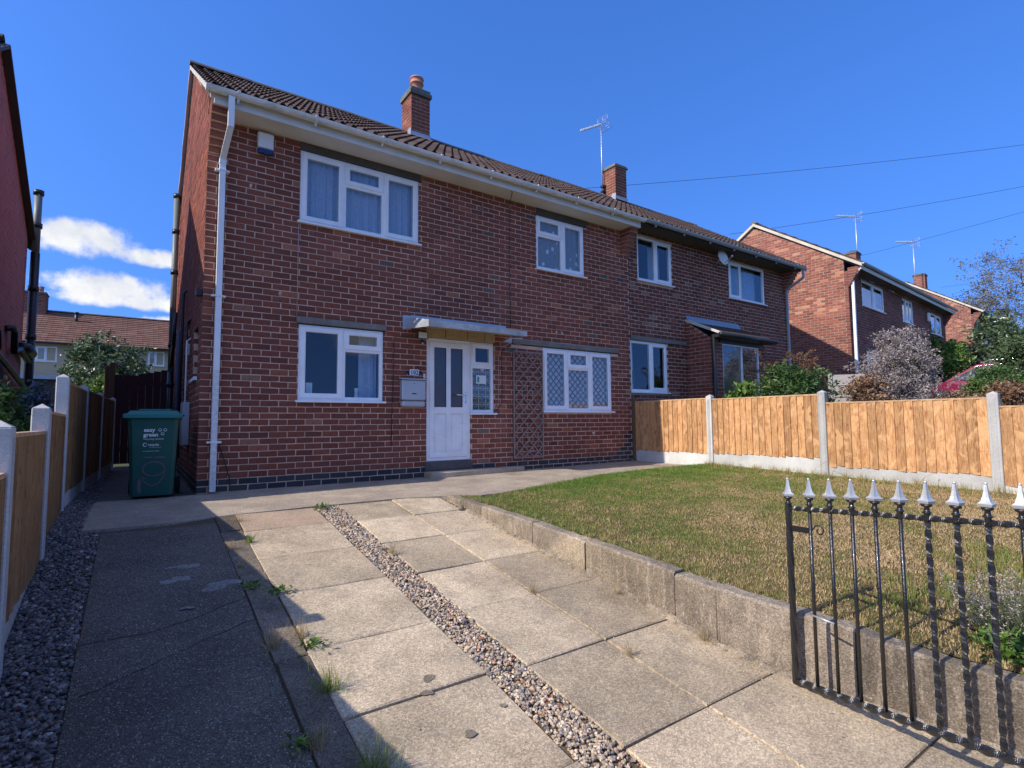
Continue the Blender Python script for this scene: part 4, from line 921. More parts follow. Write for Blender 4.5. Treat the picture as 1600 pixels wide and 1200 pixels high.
def chimney(parent, x0, x1, y0, y1, z0, z1, zflash, capmat=M_CAPST, pots=(), cap=.12, mat=M_BRICK, name='chimney', pot=M_TERRA, mort=M_MORTAR):
    m = MB(); m.box(x0+.007, y0+.007, z0, x1-.007, y1-.007, z1); ch = m.obj(name, mort, parent)
    b = MB(); k = 0; z = z0
    while z < z1-.02:
        zt = min(z+.0735, z1)
        for (fx, a0, a1) in ((0, x0, x1), (1, y0, y1)):
            for side in (0, 1):
                u = a0-(STR/2 if (k+fx) % 2 else 0)
                while u < a1-.01:
                    s0, s1 = max(u, a0)+.004, min(u+STR, a1)-.004; u += STR
                    if s1-s0 < .03: continue
                    t = red_tone()
                    if fx == 0:
                        yy0, yy1 = (y0, y0+.09) if side == 0 else (y1-.09, y1); b.cbox(s0, yy0+random.uniform(-.002, .002), z+.004, s1, yy1, zt, .004, t)
                    else:
                        xx0, xx1 = (x0, x0+.09) if side == 0 else (x1-.09, x1); b.cbox(xx0+random.uniform(-.002, .002), s0, z+.004, xx1, s1, zt, .004, t)
        z += COURSE; k += 1
    b.obj('brick', mat, ch, kind='stuff')
    c = MB(); o = .035; c.cbox(x0-o, y0-o, z1, x1+o, y1+o, z1+cap*.55, .008); c.cbox(x0-.01, y0-.01, z1+cap*.55, x1+.01, y1+.01, z1+cap, .01); c.obj('cap', capmat, ch)
    for (px, py, ph, pr) in pots:
        p = MB(); p.lathe((px, py, z1+cap), [(pr*1.05, 0), (pr*1.0, .02), (pr*.92, ph*.6), (pr*1.12, ph*.62), (pr*1.12, ph*.66), (pr*1.0, ph*.68), (pr*1.04, ph*.9), (pr*1.16, ph*.92), (pr*1.1, ph), (pr*.8, ph), (pr*.75, ph*.5)], 20)
        po = p.obj('chimney_pot', pot, ch)
    if zflash is not None:
        f = MB(); f.cbox(x0-.02, y0-.012, zflash-.04, x1+.02, y0-.003, zflash+.10, .002); f.add([(x0-.03, y0-.01, zflash+.02), (x1+.03, y0-.01, zflash+.02), (x1+.03, y0-.14, zflash-.065), (x0-.03, y0-.14, zflash-.065)], [(0, 3, 2, 1)])
        f.add([(x0-.008, y0-.012, zflash-.03), (x0-.008, y0-.012, zflash+.16), (x0-.008, y0+.12, zflash+.18), (x0-.008, y0+.2, zflash+.09)], [(0, 3, 2, 1)]); f.obj('flashing', M_LEAD, ch)
    return ch
chimney(house, 3.95, 4.39, 2.70, 3.19, 6.75, 7.86, 6.93, pots=[(4.19, 2.95, .36, .135)], cap=.17)
m = MB()
for xx in (1.3, 2.65, 4.9): m.cbox(xx, 2.93, 7.08, xx+.02, 3.0, 7.16, .002)
# alarm box, letterbox, number, floodlight, trellis and cables fixed to the front
ab = MB(); ab.cbox(.56, -.075, 4.45, .755, -.004, 4.66, .014); abo = ab.obj('alarm_box', M_ALARM, label='white burglar alarm box with dark blue base high on the brick front', cat='alarm box')
m = MB(); m.cbox(.562, -.078, 4.385, .753, -.004, 4.447, .014); m.cbox(.64, -.08, 4.37, .675, -.02, 4.388, .004); m.obj('base', M_ALARMB, abo)
lb = MB(); lb.cbox(2.575, -.115, 1.175, 2.955, -.004, 1.475, .012); lbo = lb.obj('letterbox', M_LETTER, label='grey metal letterbox with a newspaper tray on the wall beside the white door', cat='letterbox')
m = MB(); m.add([(2.56, 0, 1.50), (2.97, 0, 1.50), (2.97, -.13, 1.478), (2.56, -.13, 1.478), (2.56, 0, 1.515), (2.97, 0, 1.515), (2.97, -.13, 1.492), (2.56, -.13, 1.492)], MB.BQ); m.obj('lid', M_LETTER, lbo)
m = MB(); m.cbox(2.58, -.11, 1.075, 2.95, -.004, 1.168, .02); m.obj('paper_tray', M_LETTER, lbo)
m = MB(); m.cbox(2.73, -.119, 1.262, 2.80, -.113, 1.278, .002); m.lathe((2.765, -.118, 1.42), [(0, -.004), (.008, -.004), (.008, .004), (0, .004)], 8); m.obj('name_slot', M_BLACK, lbo)
def text(s, size, loc, rot, mat, name, parent=None, ext=.0006, bold=0., align='LEFT', **k):
    c = bpy.data.curves.new(name, 'FONT'); c.body = s; c.size = size; c.extrude = ext; c.offset = bold; c.align_x = align; c.resolution_u = 2; c.materials.append(mat)
    t = bpy.data.objects.new('t', c); me = bpy.data.meshes.new_from_object(t); bpy.data.objects.remove(t); me.name = name
    if not me.materials: me.materials.append(mat)
    o = bpy.data.objects.new(name, me); C.objects.link(o); o.parent = parent; o.location = loc; o.rotation_euler = rot; return tag(o, **k)
PI = math.pi
np_ = MB(); np_.cbox(2.735, -.018, 1.552, 2.885, -.008, 1.645, .003); npo = np_.obj('number_plate', M_WHITE, label='white house number plate reading 102 above the grey letterbox', cat='number plate')
m = MB(); m.cbox(2.68, -.012, 1.575, 2.94, -.004, 1.622, .004); m.obj('back_bracket', M_BLACK, npo)
text('102', .088, (2.811, -.0185, 1.568), (PI/2, 0, 0), M_BLACK, 'number_text', npo, bold=.0022, align='CENTER')
m = MB(); m.cbox(2.962, -.02, 1.515, 2.995, -.003, 1.585, .005); dbo = m.obj('doorbell', M_ALARM, label='small pale doorbell push between the number plate and the white door', cat='doorbell'); m = MB(); m.lathe((2.978, -.0215, 1.55), [(0, -.005), (.006, -.005), (.006, .005), (0, .005)], 8); m.obj('push_button', M_GASKET, dbo)
fl = empty('floodlight', (2.88, -.1, 2.15), label='small floodlight with motion sensor under the left end of the door canopy', cat='floodlight')
m = MB(); m.hexa([(-.085, -.06, -.055), (.085, -.06, -.055), (.06, .03, -.035), (-.06, .03, -.035), (-.085, -.06, .06), (.085, -.06, .06), (.06, .03, .04), (-.06, .03, .04)]); m.cbox(-.02, .03, -.02, .02, .1, .02, .003); m.obj('housing', M_BLACKPIPE, fl)
m = MB(); m.box(-.07, -.063, -.042, .07, -.0605, .046); m.obj('lamp_glass', M_LAMPG, fl)
m = MB(); m.lathe((0, -.03, -.13), [(0, 0), (.022, .005), (.03, .025), (.028, .05), (.01, .075)], 10); m.obj('sensor', M_BLACKPIPE, fl)
m = MB(); m.lathe((0, -.045, -.118), [(0, -.012), (.012, -.008), (.014, .01), (0, .016)], 8); m.obj('sensor_eye', M_WHITE, fl)
tr = empty('trellis', (4.64, -.03, .23), label='weathered diamond lattice trellis fixed upright between door and right window', cat='trellis')
tw_, th_ = .62, 1.82
for (a, b) in (((0, 0), (0, th_)), ((tw_, 0), (tw_, th_)), ((0, 0), (tw_, 0)), ((0, th_), (tw_, th_))):
    m = MB(); m.bar((a[0], 0, a[1]), (b[0], 0, b[1]), .02, .022, (0, 1, 0)); m.obj('frame_batten', M_TRELLIS, tr)
sp_ = .205
for sgn in (1, -1):
    k = -6
    while k < 14:
        c0 = k*sp_; pts = []
        # line z = sgn*x + c
        for x in (0, tw_):
            z = sgn*x*1.0+c0
            if 0 <= z <= th_: pts.append((x, z))
        for z in (0, th_):
            x = (z-c0)*sgn
            if 0 < x < tw_: pts.append((x, z))
        if len(pts) == 2:
            m = MB(); yv = -.006 if sgn > 0 else .006
            m.bar((pts[0][0], yv, pts[0][1]), (pts[1][0], yv, pts[1][1]), .018, .011, (0, 1, 0)); m.obj('slat', M_TRELLIS, tr)
        k += 1
def cable(name, pts, r, mat, label, parent=None, cat='cable'):
    m = MB(); m.tube(pts, r, 5); return m.obj(name, mat, parent, label=label, cat=cat)
cable('wall_cable', [(1.10, -.008, 3.55), (1.102, -.008, 2.9), (1.10, -.008, 2.28)], .004, M_CABLEW, 'thin pale cable running down between the two left windows')
cable('wall_cable', [(4.36, -.34, 4.735), (4.45, -.30, 4.70), (4.58, -.02, 4.60), (4.60, -.01, 4.5), (4.59, -.01, 3.4), (4.60, -.01, 2.45)], .006, M_CABLE, 'dark cable dropping from the eaves to the right end of the canopy')
cable('wall_cable', [(2.84, -.06, 2.12), (2.62, -.012, 2.14), (2.48, -.01, 2.11), (2.475, -.01, 1.5), (2.45, -.01, .5)], .006, M_CABLE, 'dark cable hanging down the wall left of the letterbox')
cable('wall_cable', [(4.62, -.01, 2.2), (4.40, -.012, 2.10), (4.34, -.01, 1.95), (4.34, -.01, 1.4), (4.33, -.01, 1.12), (4.28, -.01, 1.06)], .004, M_CABLEW, 'pale cable looping down beside the narrow door side window')
cable('wall_cable', [(4.64, -.012, 2.2), (4.5, -.014, 2.08), (4.40, -.01, 2.02), (4.42, -.01, 1.5), (4.40, -.01, 1.15), (4.3, -.01, 1.04)], .004, M_CABLE, 'dark cable looping down just left of the trellis top')
def wall_patch(x, z, rx, rz_, mat, jag=.3):
    m = MB(); n_ = 26; V = [(x, -.0035, z)]
    for k in range(n_):
        a = 2*PI*k/n_; j = 1+jag*(.5*math.sin(2*a+x*50)+.4*math.sin(3*a+z*40)+.3*math.sin(7*a+x*90)); V.append((x+math.cos(a)*rx*j, -.0035, z+math.sin(a)*rz_*j))
    m.add(V, None, [(0, 1+(k+1) % n_, 1+k) for k in range(n_)]); return m.obj('wall_patch', mat, house)
M_PATCH = m_mortar('patch_mortar', (.20, .14, .11)); M_PATCHW = m_mortar('patch_pale', (.56, .44, .37))
wall_patch(.50, 3.93, .016, .03, M_PATCHW); wall_patch(4.02, 4.42, .045, .045, M_PATCH, .05); wall_patch(5.62, 2.47, .025, .025, M_PATCHW, .2); wall_patch(5.76, 2.46, .025, .022, M_PATCHW, .2); wall_patch(6.50, .62, .045, .02, M_PATCHW, .5)
wall_patch(.88, 2.56, .010, .03, M_PATCHW)
# front step slab
m = MB(); m.cbox(2.98, -.27, .0, 4.68, .0, .098, .010, .8); m.obj('front_step', M_APRON, house)
# gable side: window sills, pipes, meter boxes
m = MB(); m.box(.09, .44, 1.5, .1, 1.08, 2.1); m.obj('side_window', M_CARG, house); m = MB(); m.cbox(-.04, .40, 1.40, .09, 1.12, 1.45, .004); m.obj('sill', M_UPVC, house)
m = MB(); m.box(.05, 1.8, .0, .09, 2.5, 2.43); m.obj('side_door', M_DARKWOOD, house)
sp = MB(); sp.tube([(-.08, 5.3, 5.55), (-.08, 5.3, 1.9)], .055, 14); spo = sp.obj('soil_pipe', M_PIPEGREEN, house)
m = MB(); m.tube([(-.08, 5.3, 1.9), (-.08, 5.3, .0)], .056, 12); m.tube([(-.08, 5.3, 2.2), (-.08, 4.9, 2.35), (-.08, 4.6, 2.5), (-.06, 4.6, 3.0)], .03, 8); m.tube([(-.08, 5.3, 2.0), (-.08, 4.9, 2.2), (-.06, 4.7, 2.6)], .03, 8); m.obj('lower_pipe', M_BLACKPIPE, spo)
for zz in (5.5, 4.75, 3.9, 2.4, 1.6):
    m = MB(); m.tube([(-.08, 5.3, zz), (-.08, 5.3, zz+.09)], .068, 12); m.obj('collar', M_BLACKPIPE, spo)
for (yy_, z0_, z1_, r_, mt) in ((3.6, .3, 2.5, .03, M_BLUEPIPE), (2.75, .3, 3.0, .022, M_BLACKPIPE), (1.65, 1.2, 2.35, .018, M_BLACKPIPE), (1.55, .6, 2.05, .012, M_PIPEW)):
    m = MB(); m.tube([(-.05, yy_, z0_), (-.05, yy_, z1_), (.02, yy_, z1_+.06)], r_, 8); m.obj('waste_pipe', mt, house)
m = MB(); m.cbox(-.10, 1.25, .55, -.004, 1.62, 1.15, .01); m.obj('meter_box', M_LEAD, house)
m = MB(); m.cbox(-.06, 1.6, 1.85, -.004, 1.68, 2.02, .01); m.obj('side_lamp', M_ALARM, house)
m = MB(); m.cbox(-.07, .02, 2.42, -.004, .12, 2.50, .006); m.obj('side_vent', M_BLACKPIPE, house)

# ---------------------------------------------------------------- neighbour's half
X2, W2, Y2 = 7.565, 6.32, .055
nb = empty('brick_house', (X2, Y2, 0), label='right half of the semi with black edged lean-to bay and dark eaves', cat='house')
ON = [(.33, 1.45, 3.78, 4.76), (3.60, 5.19, 3.81, 4.76), (.06, 1.21, 1.42, 2.50), (1.9, 3.85, 0, 3.10)]
fr2 = frame((0, 0, 0), (1, 0, 0), (0, -1, 0)); ZN = 4.84; topn = lambda u: ZN
c2 = wall_core('front_wall', fr2, W2, -.08, topn, ON, M_MORTAR, nb)
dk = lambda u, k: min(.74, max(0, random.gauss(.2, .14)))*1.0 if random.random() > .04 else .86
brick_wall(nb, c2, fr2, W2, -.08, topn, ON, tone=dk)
m = MB(); m.box(W2-.1, .1, -.08, W2, 5.9, 5.0); m.box(.1, 5.8, -.08, W2, 5.9, 5.0); m.box(.1, 1.5, -.05, W2, 1.56, 4.7); m.box(.1, .12, 2.6, W2, 5.8, 2.7); m.box(.1, .12, 4.8, W2, 5.8, 4.83); m.obj('inner_walls', M_ROOM, nb)
frr = frame((W2, 0, 0), (0, 1, 0), (1, 0, 0)); topr = lambda u: min(4.98+.66*min(u, 5.9-u), 6.95)
cr_ = wall_core('gable_wall', frr, 5.9, 3.5, topr, [], M_MORTAR, nb, u_first=.1); 
m = MB(); m.cbox(.05, -.03, 2.51, 1.85, .1, 2.60, .006, .6); m.obj('lintel', M_LINT, nb)
window(nb, .33, 1.45, 3.80, 4.76, .0, [(.33, .90, 3.80, 4.76, 0), (.90, 1.45, 3.80, 4.76, 1)], [(1.0, 1.4, 3.8, 4.7, M_BLIND, .01, .3)])
window(nb, 3.60, 5.19, 3.83, 4.76, .0, [(3.60, 4.12, 3.83, 4.76, 1), (4.12, 5.19, 3.83, 4.76, 0)], [(3.65, 5.15, 3.85, 4.75, M_VOILE, .012, .25)])
window(nb, .06, 1.21, 1.44, 2.50, .0, [(.06, .68, 1.44, 2.50, 0), (.68, 1.21, 1.44, 2.50, 1)], [(.1, .62, 1.45, 2.48, M_BLIND, .006, .45)])
cc = empty('potted_cactus', (X2+.20, Y2+.14, 1.475), label='potted cactus standing inside the neighbour lower window', cat='cactus')
m = MB(); m.lathe((0, 0, 0), [(.0, 0), (.045, 0), (.055, .1), (0, .1)], 10); m.obj('pot', M_TERRA, cc)
m = MB()
for (dx, h_, r_) in ((0, .42, .03), (-.06, .28, .022), (.055, .33, .022)): m.tube([(0, 0, .1), (dx, 0, .16), (dx, 0, h_*.7+.1), (dx*.9, 0, h_+.1)], [r_, r_, r_, r_*.5], 8)
m.obj('cactus_stem', M_CACTUS, cc)
m = MB(); m.box(.0, -.36, ZN+.0, W2-.2, .0, ZN+.015); m.obj('soffit', M_LINTD, nb)
m = MB(); m.cbox(.04, -.39, ZN-.03, W2+.02, -.365, ZN+.10, .004); m.obj('fascia', M_DARKWOOD, nb)
gutter(nb, .06, W2+.08, -.46, 4.90, M_GUTGREY)
corbel(nb, W2-.23, W2, 4.86, .0)
rf2 = roof(nb, .01, W2+.09, -.45, 4.88, 2.945, 7.07, 12, M_TILE)
verge(nb, W2+.09, -.45, 4.88, 2.945, 7.07, -.02, th=.05)
chimney(nb, 10.15-X2, 10.60-X2, 2.72, 3.20, 6.75, 7.98, 7.04, pots=[(10.36-X2, 2.96, .07, .1)], cap=.1, capmat=M_LINT, pot=M_BLACKPIPE)
p2_ = dpipe(nb, [(W2-.02, -.46, 4.86), (W2-.02, -.46, 4.62)], .05, M_GUTGREY); m = MB(); m.bar((W2-.02, -.46, 4.63), (W2-.14, -.06, 4.36), .05, .05, (0, 1, 0)); m.bar((W2-.14, -.06, 4.38), (W2-.14, -.06, .3), .05, .05, (0, 1, 0)); m.obj('pipe_length', M_GUTGREY, p2_)
# lean-to bay
by = -.62; bx0, bx1 = 1.88, 3.98
bm = MB()
bf = frame((bx0, by, 0), (1, 0, 0), (0, -1, 0)); BO = [(.42, 1.86, 1.25, 2.53)]; bt = lambda u: 2.60
bc = wall_core('bay', bf, bx1-bx0, -.08, bt, BO, M_MORTARL, nb); brick_wall(nb, bc, bf, bx1-bx0, -.08, bt, BO, tone=red_tone)
bf2 = frame((bx0, 0, 0), (0, -1, 0), (-1, 0, 0)); bt2 = lambda u: 3.06-.46*u/.62
bc2 = wall_core('bay_side', bf2, .61, -.08, bt2, [], M_MORTARL, nb, inset=.006); brick_wall(nb, bc2, bf2, .60, -.08, bt2, [], tone=red_tone)
window(nb, bx0+.42, bx0+1.86, 1.27, 2.53, by, [(bx0+.42, bx0+1.17, 1.27, 2.53, 0), (bx0+1.17, bx0+1.86, 1.27, 2.53, 0)], None, glass=M_GLASSC, fw=.035)
m = MB(); m.box(bx0+.3, -.03, .5, bx0+2.0, -.0, 2.6); m.obj('bay_interior', M_RENDER, nb)
m = MB(); m.cbox(bx0-.02, by-.26, 2.60, bx1+.06, by-.02, 2.68, .01); m.tube([(bx0-.05, by-.27, 2.66), (bx1+.08, by-.27, 2.66)], .05, 8); m.cbox(bx0+.30, by-.03, 2.53, bx1-.1, by+.02, 2.60, .004); m.obj('bay_gutter', M_BLACKPIPE, nb)
m = MB(); m.tube([(bx0+.02, by-.06, 2.62), (bx0+.02, by-.06, 0)], .04, 10); m.obj('bay_downpipe', M_BLACKPIPE, nb)
m = MB(); nx = 12; V = []; w_ = (bx1+.1-bx0+.02)
cols = 80
for j in range(cols+1):
    x = bx0-.02+w_*j/cols; hgt = .018*math.sin(j/cols*14*2*PI)
    V += [(x, -.02, 3.07+hgt), (x, by-.30, 2.665+hgt), (x, by-.30, 2.645+hgt)]
m.add(V, [(3*j, 3*j+1, 3*j+4, 3*j+3) for j in range(cols)]+[(3*j+1, 3*j+2, 3*j+5, 3*j+4) for j in range(cols)], tone=.9); m.obj('bay_roof', M_TILE, nb)
m = MB(); m.add([(bx0-.03, -.004, 3.05), (bx0-.03, by-.3, 2.645), (bx0-.03, by-.3, 2.69), (bx0-.03, -.004, 3.12), (bx0+.06, -.004, 3.05), (bx0+.06, by-.3, 2.645), (bx0+.06, by-.3, 2.69), (bx0+.06, -.004, 3.12)], [(0, 1, 2, 3), (4, 7, 6, 5), (3, 2, 6, 7), (0, 4, 5, 1), (1, 5, 6, 2)]); m.obj('bay_verge', M_VERGE, nb)
m = MB(); m.add([(bx0-.03, -.01, 3.20), (bx1-.08, -.01, 3.20), (bx1-.08, -.09, 3.05), (bx0-.03, -.09, 3.05)], [(0, 3, 2, 1)]); m.obj('flashing', M_LEADB, nb)

# ---------------------------------------------------------------- aerials, dish, overhead lines
def aerial(name, loc, mast_h, rz, blen, label, tilt=.0, sc_=1.):
    e = empty(name, loc, rz, label=label, cat='aerial'); m = MB(); m.tube([(0, 0, 0), (0, 0, mast_h)], .02*sc_, 6); m.obj('mast', M_GREYMET, e)
    b = MB(); z = mast_h; 
    def P(x, y, zz): return (x*math.cos(tilt)-zz*math.sin(tilt), y, z+x*math.sin(tilt)+zz*math.cos(tilt))
    b.tube([P(-blen, 0, 0), P(.25, 0, 0)], .011*sc_, 5); b.obj('boom', M_GREYMET, e)
    n = 14
    for k in range(n):
        x = -blen+.03+k*(blen-.05)/n; l_ = .085+.002*k; r = MB(); r.tube([P(x, -l_, .02), P(x, l_, .02)], .006*sc_, 4); r.tube([P(x, 0, -.03), P(x, 0, .05)], .006*sc_, 4); r.obj('director', M_GREYMET, e)
    q = MB()
    for sgn in (1, -1):
        for k in range(4): q.tube([P(.10+.03*k, -.18, sgn*(.03+.055*k)), P(.10+.03*k, .18, sgn*(.03+.055*k))], .005*sc_, 4)
        for yv in (-.18, 0, .18): q.tube([P(.10, yv, sgn*.03), P(.19, yv, sgn*.2)], .005*sc_, 4)
    q.obj('reflector', M_GREYMET, e); return e
aerial('tv_aerial', (10.08, 3.22, 7.35), 2.02, math.radians(4), 1.0, 'tall television aerial strapped to the right chimney of the pair', tilt=.52)
m = MB(); m.cbox(10.03, 3.14, 7.5, 10.16, 3.26, 7.56, .003); m.cbox(10.03, 3.14, 7.36, 10.16, 3.26, 7.4, .003); m.obj('lashing', M_GASKET, nb, loc=(-X2, -Y2, 0))
ds = empty('satellite_dish', (10.62, Y2, 4.60), label='small pale satellite dish under the neighbour eaves', cat='satellite dish')
m = MB(); seg = 20; V = [(0, 0, 0)]
dn = Vector((-.15, -.95, .25)).normalized(); ux = dn.cross(Vector((0, 0, 1))).normalized(); uz = ux.cross(dn)
cen = Vector((-.05, -.22, .05)); V = [cen]
for rr in (.5, 1):
    for k in range(seg):
        a = 2*PI*k/seg; V.append(cen+ux*math.cos(a)*.15*rr+uz*math.sin(a)*.19*rr+dn*.05*rr*rr)
Q = [(1+k, 1+(k+1) % seg, 1+seg+(k+1) % seg, 1+seg+k) for k in range(seg)]; m.add(V, Q, [(0, 1+(k+1) % seg, 1+k) for k in range(seg)], smooth=True)
me = m.obj('dish_plate', M_ALARM, ds); sd = me.modifiers.new('s', 'SOLIDIFY'); sd.thickness = .008
m = MB(); m.tube([tuple(cen-dn*.01), (-.02, -.06, -.02), (0, 0, -.05)], .014, 6); m.tube([tuple(cen-uz*.15), tuple(cen+dn*.26-uz*.12)], .008, 5); m.tube([tuple(cen+dn*.24-uz*.12), tuple(cen+dn*.30-uz*.10)], .022, 8); m.obj('arm', M_GREYMET, ds)
def wire(a, b, sag, label, r=.009):
    pts = []
    for i in range(25):
        f = i/24; p = Vector(a).lerp(Vector(b), f); p.z -= sag*4*f*(1-f); pts.append(p)
    m = MB(); m.tube(pts, r, 4, cap=False); m.obj('overhead_wire', M_CABLE, label=label, cat='overhead wire')

wire((14.16, 8.26, 10.38), (34.18, -1.17, 14.05), .15, 'highest overhead wire, crossing behind the pair chimney with the aerial')
wire((22.64, 7.27, 9.84), (34.25, -1.04, 12.04), .1, 'middle overhead wire, passing above the gable of the next pair')
wire((36.65, 7.14, 11.17), (34.29, -.96, 10.81), .02, 'lowest near overhead wire, starting by the small chimney of the next pair')
wire((72.6, 13.4, 15.5), (88, 2.6, 18), .1, 'faint far wire above the farthest gable, running into the bare tree', .012)
wire((73.8, 12.65, 14.85), (88, 1.6, 17.3), .1, 'faint far wire just below the upper far one, right of the farthest gable', .012)

# ---------------------------------------------------------------- fences
def post(parent, x, y, z0, z1, w_=.105, face=-1):
    m = MB(); m.cbox(-w_/2, -w_/2, 0, w_/2, w_/2, z1-z0-.03, .006, random.random())
    t = w_/2-.002; h = z1-z0-.03; m.add([(-t, -t, h), (t, -t, h), (t, t, h), (-t, t, h), (0, 0, h+.032)], None, [(0, 1, 4), (1, 2, 4), (2, 3, 4), (3, 0, 4)])
    m.cbox(-w_/2-.004, -w_/2+.026, .03, w_/2+.004, w_/2-.026, h-.05, .003, .3)
    return m.obj('post', M_POST, parent, (x, y, z0))
def fence_run(parent, A, B, zb, zg_, zt, mat, side, pitch=.104):
    """one panel of upright feather-edge boards between two posts; side = +1/-1 which way the boards face in x"""
    A, B = Vector((*A, 0)), Vector((*B, 0)); d = (B-A).normalized(); Ln = (B-A).length-.105; s0 = A+d*.0525; nrm = Vector((side, 0, 0)); rz = math.atan2(d.y, d.x)
    m = MB(); m.cbox(0, -.022, zb, Ln, .022, zg_, .005, random.random()); m.obj('gravel_board', M_GBOARD, parent, s0, (0, 0, rz))
    # local: x along the panel, y outward
    s_ = 1 if (Vector((-math.sin(rz), math.cos(rz), 0)).dot(nrm) > 0) else -1
    n = int(Ln/pitch); p = Ln/n
    for k in range(n):
        m = MB(); w_ = p+.016; j = random.uniform(-.0025, .0025); h0, h1 = zg_+random.uniform(-.022, .004), zt-.022+random.uniform(-.004, .004)
        e0, e1 = (.023+j, .008) if side > 0 else (.006, .027+j)
        xo = 0 if side > 0 else -.012
        V = [(xo, 0, h0), (w_+xo, 0, h0), (w_+xo, s_*e1, h0), (xo, s_*e0, h0), (xo, 0, h1), (w_+xo, 0, h1), (w_+xo, s_*e1, h1), (xo, s_*e0, h1)]
        m.hexa(V, random.random()); m.obj('board', mat, parent, s0+d*(k*p)+Vector((0, 0, 0))+Vector((-math.sin(rz), math.cos(rz), 0))*s_*.012, (0, 0, rz+random.uniform(-.003, .003)))
    m = MB(); m.cbox(-.0, -.01-.012 if s_ < 0 else -.022, zt-.022, Ln, .022 if s_ < 0 else .042, zt, .003) if 0 else m.cbox(0, -.032, zt-.024, Ln, .036 if s_ > 0 else .032, zt, .003); m.obj('capping', M_CAPR, parent, s0, (0, 0, rz))
    for zz in (zg_+.1, zt-.15):
        m = MB(); m.box(0, -s_*.03, zz, Ln, -s_*.004, zz+.05); m.obj('rail', mat, parent, s0, (0, 0, rz))
fr_ = empty('board_fence', (7.6, -3.6, 0), label='new orange board fence with concrete posts stepping down between the front gardens', cat='fence')
FP = [(7.62, .02), (7.60, -1.78), (7.60, -3.66), (7.60, -5.57), (7.60, -7.46), (7.60, -9.3)]
specs = [(-.02, .275, 1.235), (-.05, .285, 1.215), (-.12, .175, 1.085), (-.2, .07, .98), (-.3, -.03, .87)]
def kids(o, mv):
    for c in o: c.location = Vector(c.location)-mv
before = set(bpy.data.objects)
for i, (zb, zg_, zt) in enumerate(specs): fence_run(fr_, FP[i], FP[i+1], zb, zg_, zt, M_FENCE, -1)
for (x, y), z0, z1 in zip(FP[1:], (-.05, -.12, -.2, -.3, -.45), (1.29, 1.265, 1.15, 1.05, .94)): post(fr_, x, y, z0, z1)
m = MB(); m.cbox(7.57, -.06, 0, 7.64, .045, 1.30, .004); m.obj('timber_post', M_BROWNPOST, fr_)
kids([o for o in bpy.data.objects if o not in before], Vector((7.6, -3.6, 0)))
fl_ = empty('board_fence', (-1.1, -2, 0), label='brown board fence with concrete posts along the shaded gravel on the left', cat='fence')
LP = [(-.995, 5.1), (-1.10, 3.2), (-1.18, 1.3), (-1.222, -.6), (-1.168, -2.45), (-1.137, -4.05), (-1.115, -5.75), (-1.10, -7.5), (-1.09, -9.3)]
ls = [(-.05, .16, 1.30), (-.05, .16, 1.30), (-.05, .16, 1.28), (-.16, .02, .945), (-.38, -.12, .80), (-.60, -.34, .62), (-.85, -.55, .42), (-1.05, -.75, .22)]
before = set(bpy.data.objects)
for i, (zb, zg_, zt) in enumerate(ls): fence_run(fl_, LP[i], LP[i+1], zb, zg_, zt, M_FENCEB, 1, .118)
for (x, y), z1 in zip(LP, (1.36, 1.36, 1.36, 1.345, .99, .86, .70, .5, .3)): post(fl_, x, y, zdrive(y)-.15, z1, .10)
kids([o for o in bpy.data.objects if o not in before], Vector((-1.1, -2, 0)))
# garden gate across the side passage
pg = empty('passage_gate', (-.55, 6.0, 0), label='dark red boarded gate with arched top closing the side passage', cat='gate')
for k in range(7):
    x0 = -.45+k*.13; m = MB(); zt = 1.86+.13*max(0, (k-2)/4); m.cbox(x0, -.02, .06, x0+.1285, .0, zt, .002, random.random()); m.obj('board', M_REDGATE, pg)
for zz in (.3, 1.0, 1.65):
    m = MB(); m.cbox(-.46, 0, zz, .45, .035, zz+.09, .003); m.obj('ledge', M_REDGATE, pg)
for (x, y, h_) in ((-1.04, 5.95, 2.10), (-1.135, 6.3, 2.06)):
    m = MB(); m.cbox(x-.045, y-.04, -.1, x+.045, y+.04, h_, .005); m.obj('timber_post', M_BROWNPOST, label='%s brown timber post beside the dark red passage gate' % ('nearer, wider' if y < 6 else 'farther, darker'), cat='post')

# ---------------------------------------------------------------- iron gate standing open by the kerb
gd = Vector((.09306, .99364, -.06337)); gd2 = -gd  # pointing towards the street
GA = Vector((2.304, -5.925, -.548)); ga = empty('iron_gate', GA, math.atan2(gd2.y, gd2.x), label='black wrought iron gate with silver spearheads standing open at the kerb', cat='gate')
hl = math.hypot(gd2.x, gd2.y); slope = gd2.z/hl
def gp(s_, h_, o=0): return (s_*hl, o, s_*gd2.z+h_)
def twisted(m, a, b, r, n, seg=4, tw_=.35):
    pts = [Vector(a).lerp(Vector(b), i/n) for i in range(n+1)]; m.tube(pts, r, seg, smooth=False, twist=tw_)
m = MB(); twisted(m, gp(.0, -.01), gp(0, .935), .0175, 60, 6, .12); m.obj('stile', M_IRON, ga)
m = MB(); twisted(m, gp(-.01, 0), gp(1.62, 0), .0195, 260, 4, .16); m.obj('bottom_rail', M_IRON, ga)
m = MB(); twisted(m, gp(.0, .905), gp(1.62, .905), .0135, 220, 4, .24); m.obj('top_rail', M_IRON, ga)
sm = MB(); sm.lathe((0, 0, 0), [(.007, 0), (.016, .001), (.029, .008), (.036, .019), (.031, .022), (.021, .030), (.0155, .045), (.011, .065), (.0075, .088), (.005, .098)], 8, star=.34, smooth=False); sm.lathe((0, 0, .100), [(0, -.007), (.0065, -.003), (.0065, .003), (0, .007)], 8)
spear = sm.mesh('spearhead'); spear.materials.append(M_SILVER)
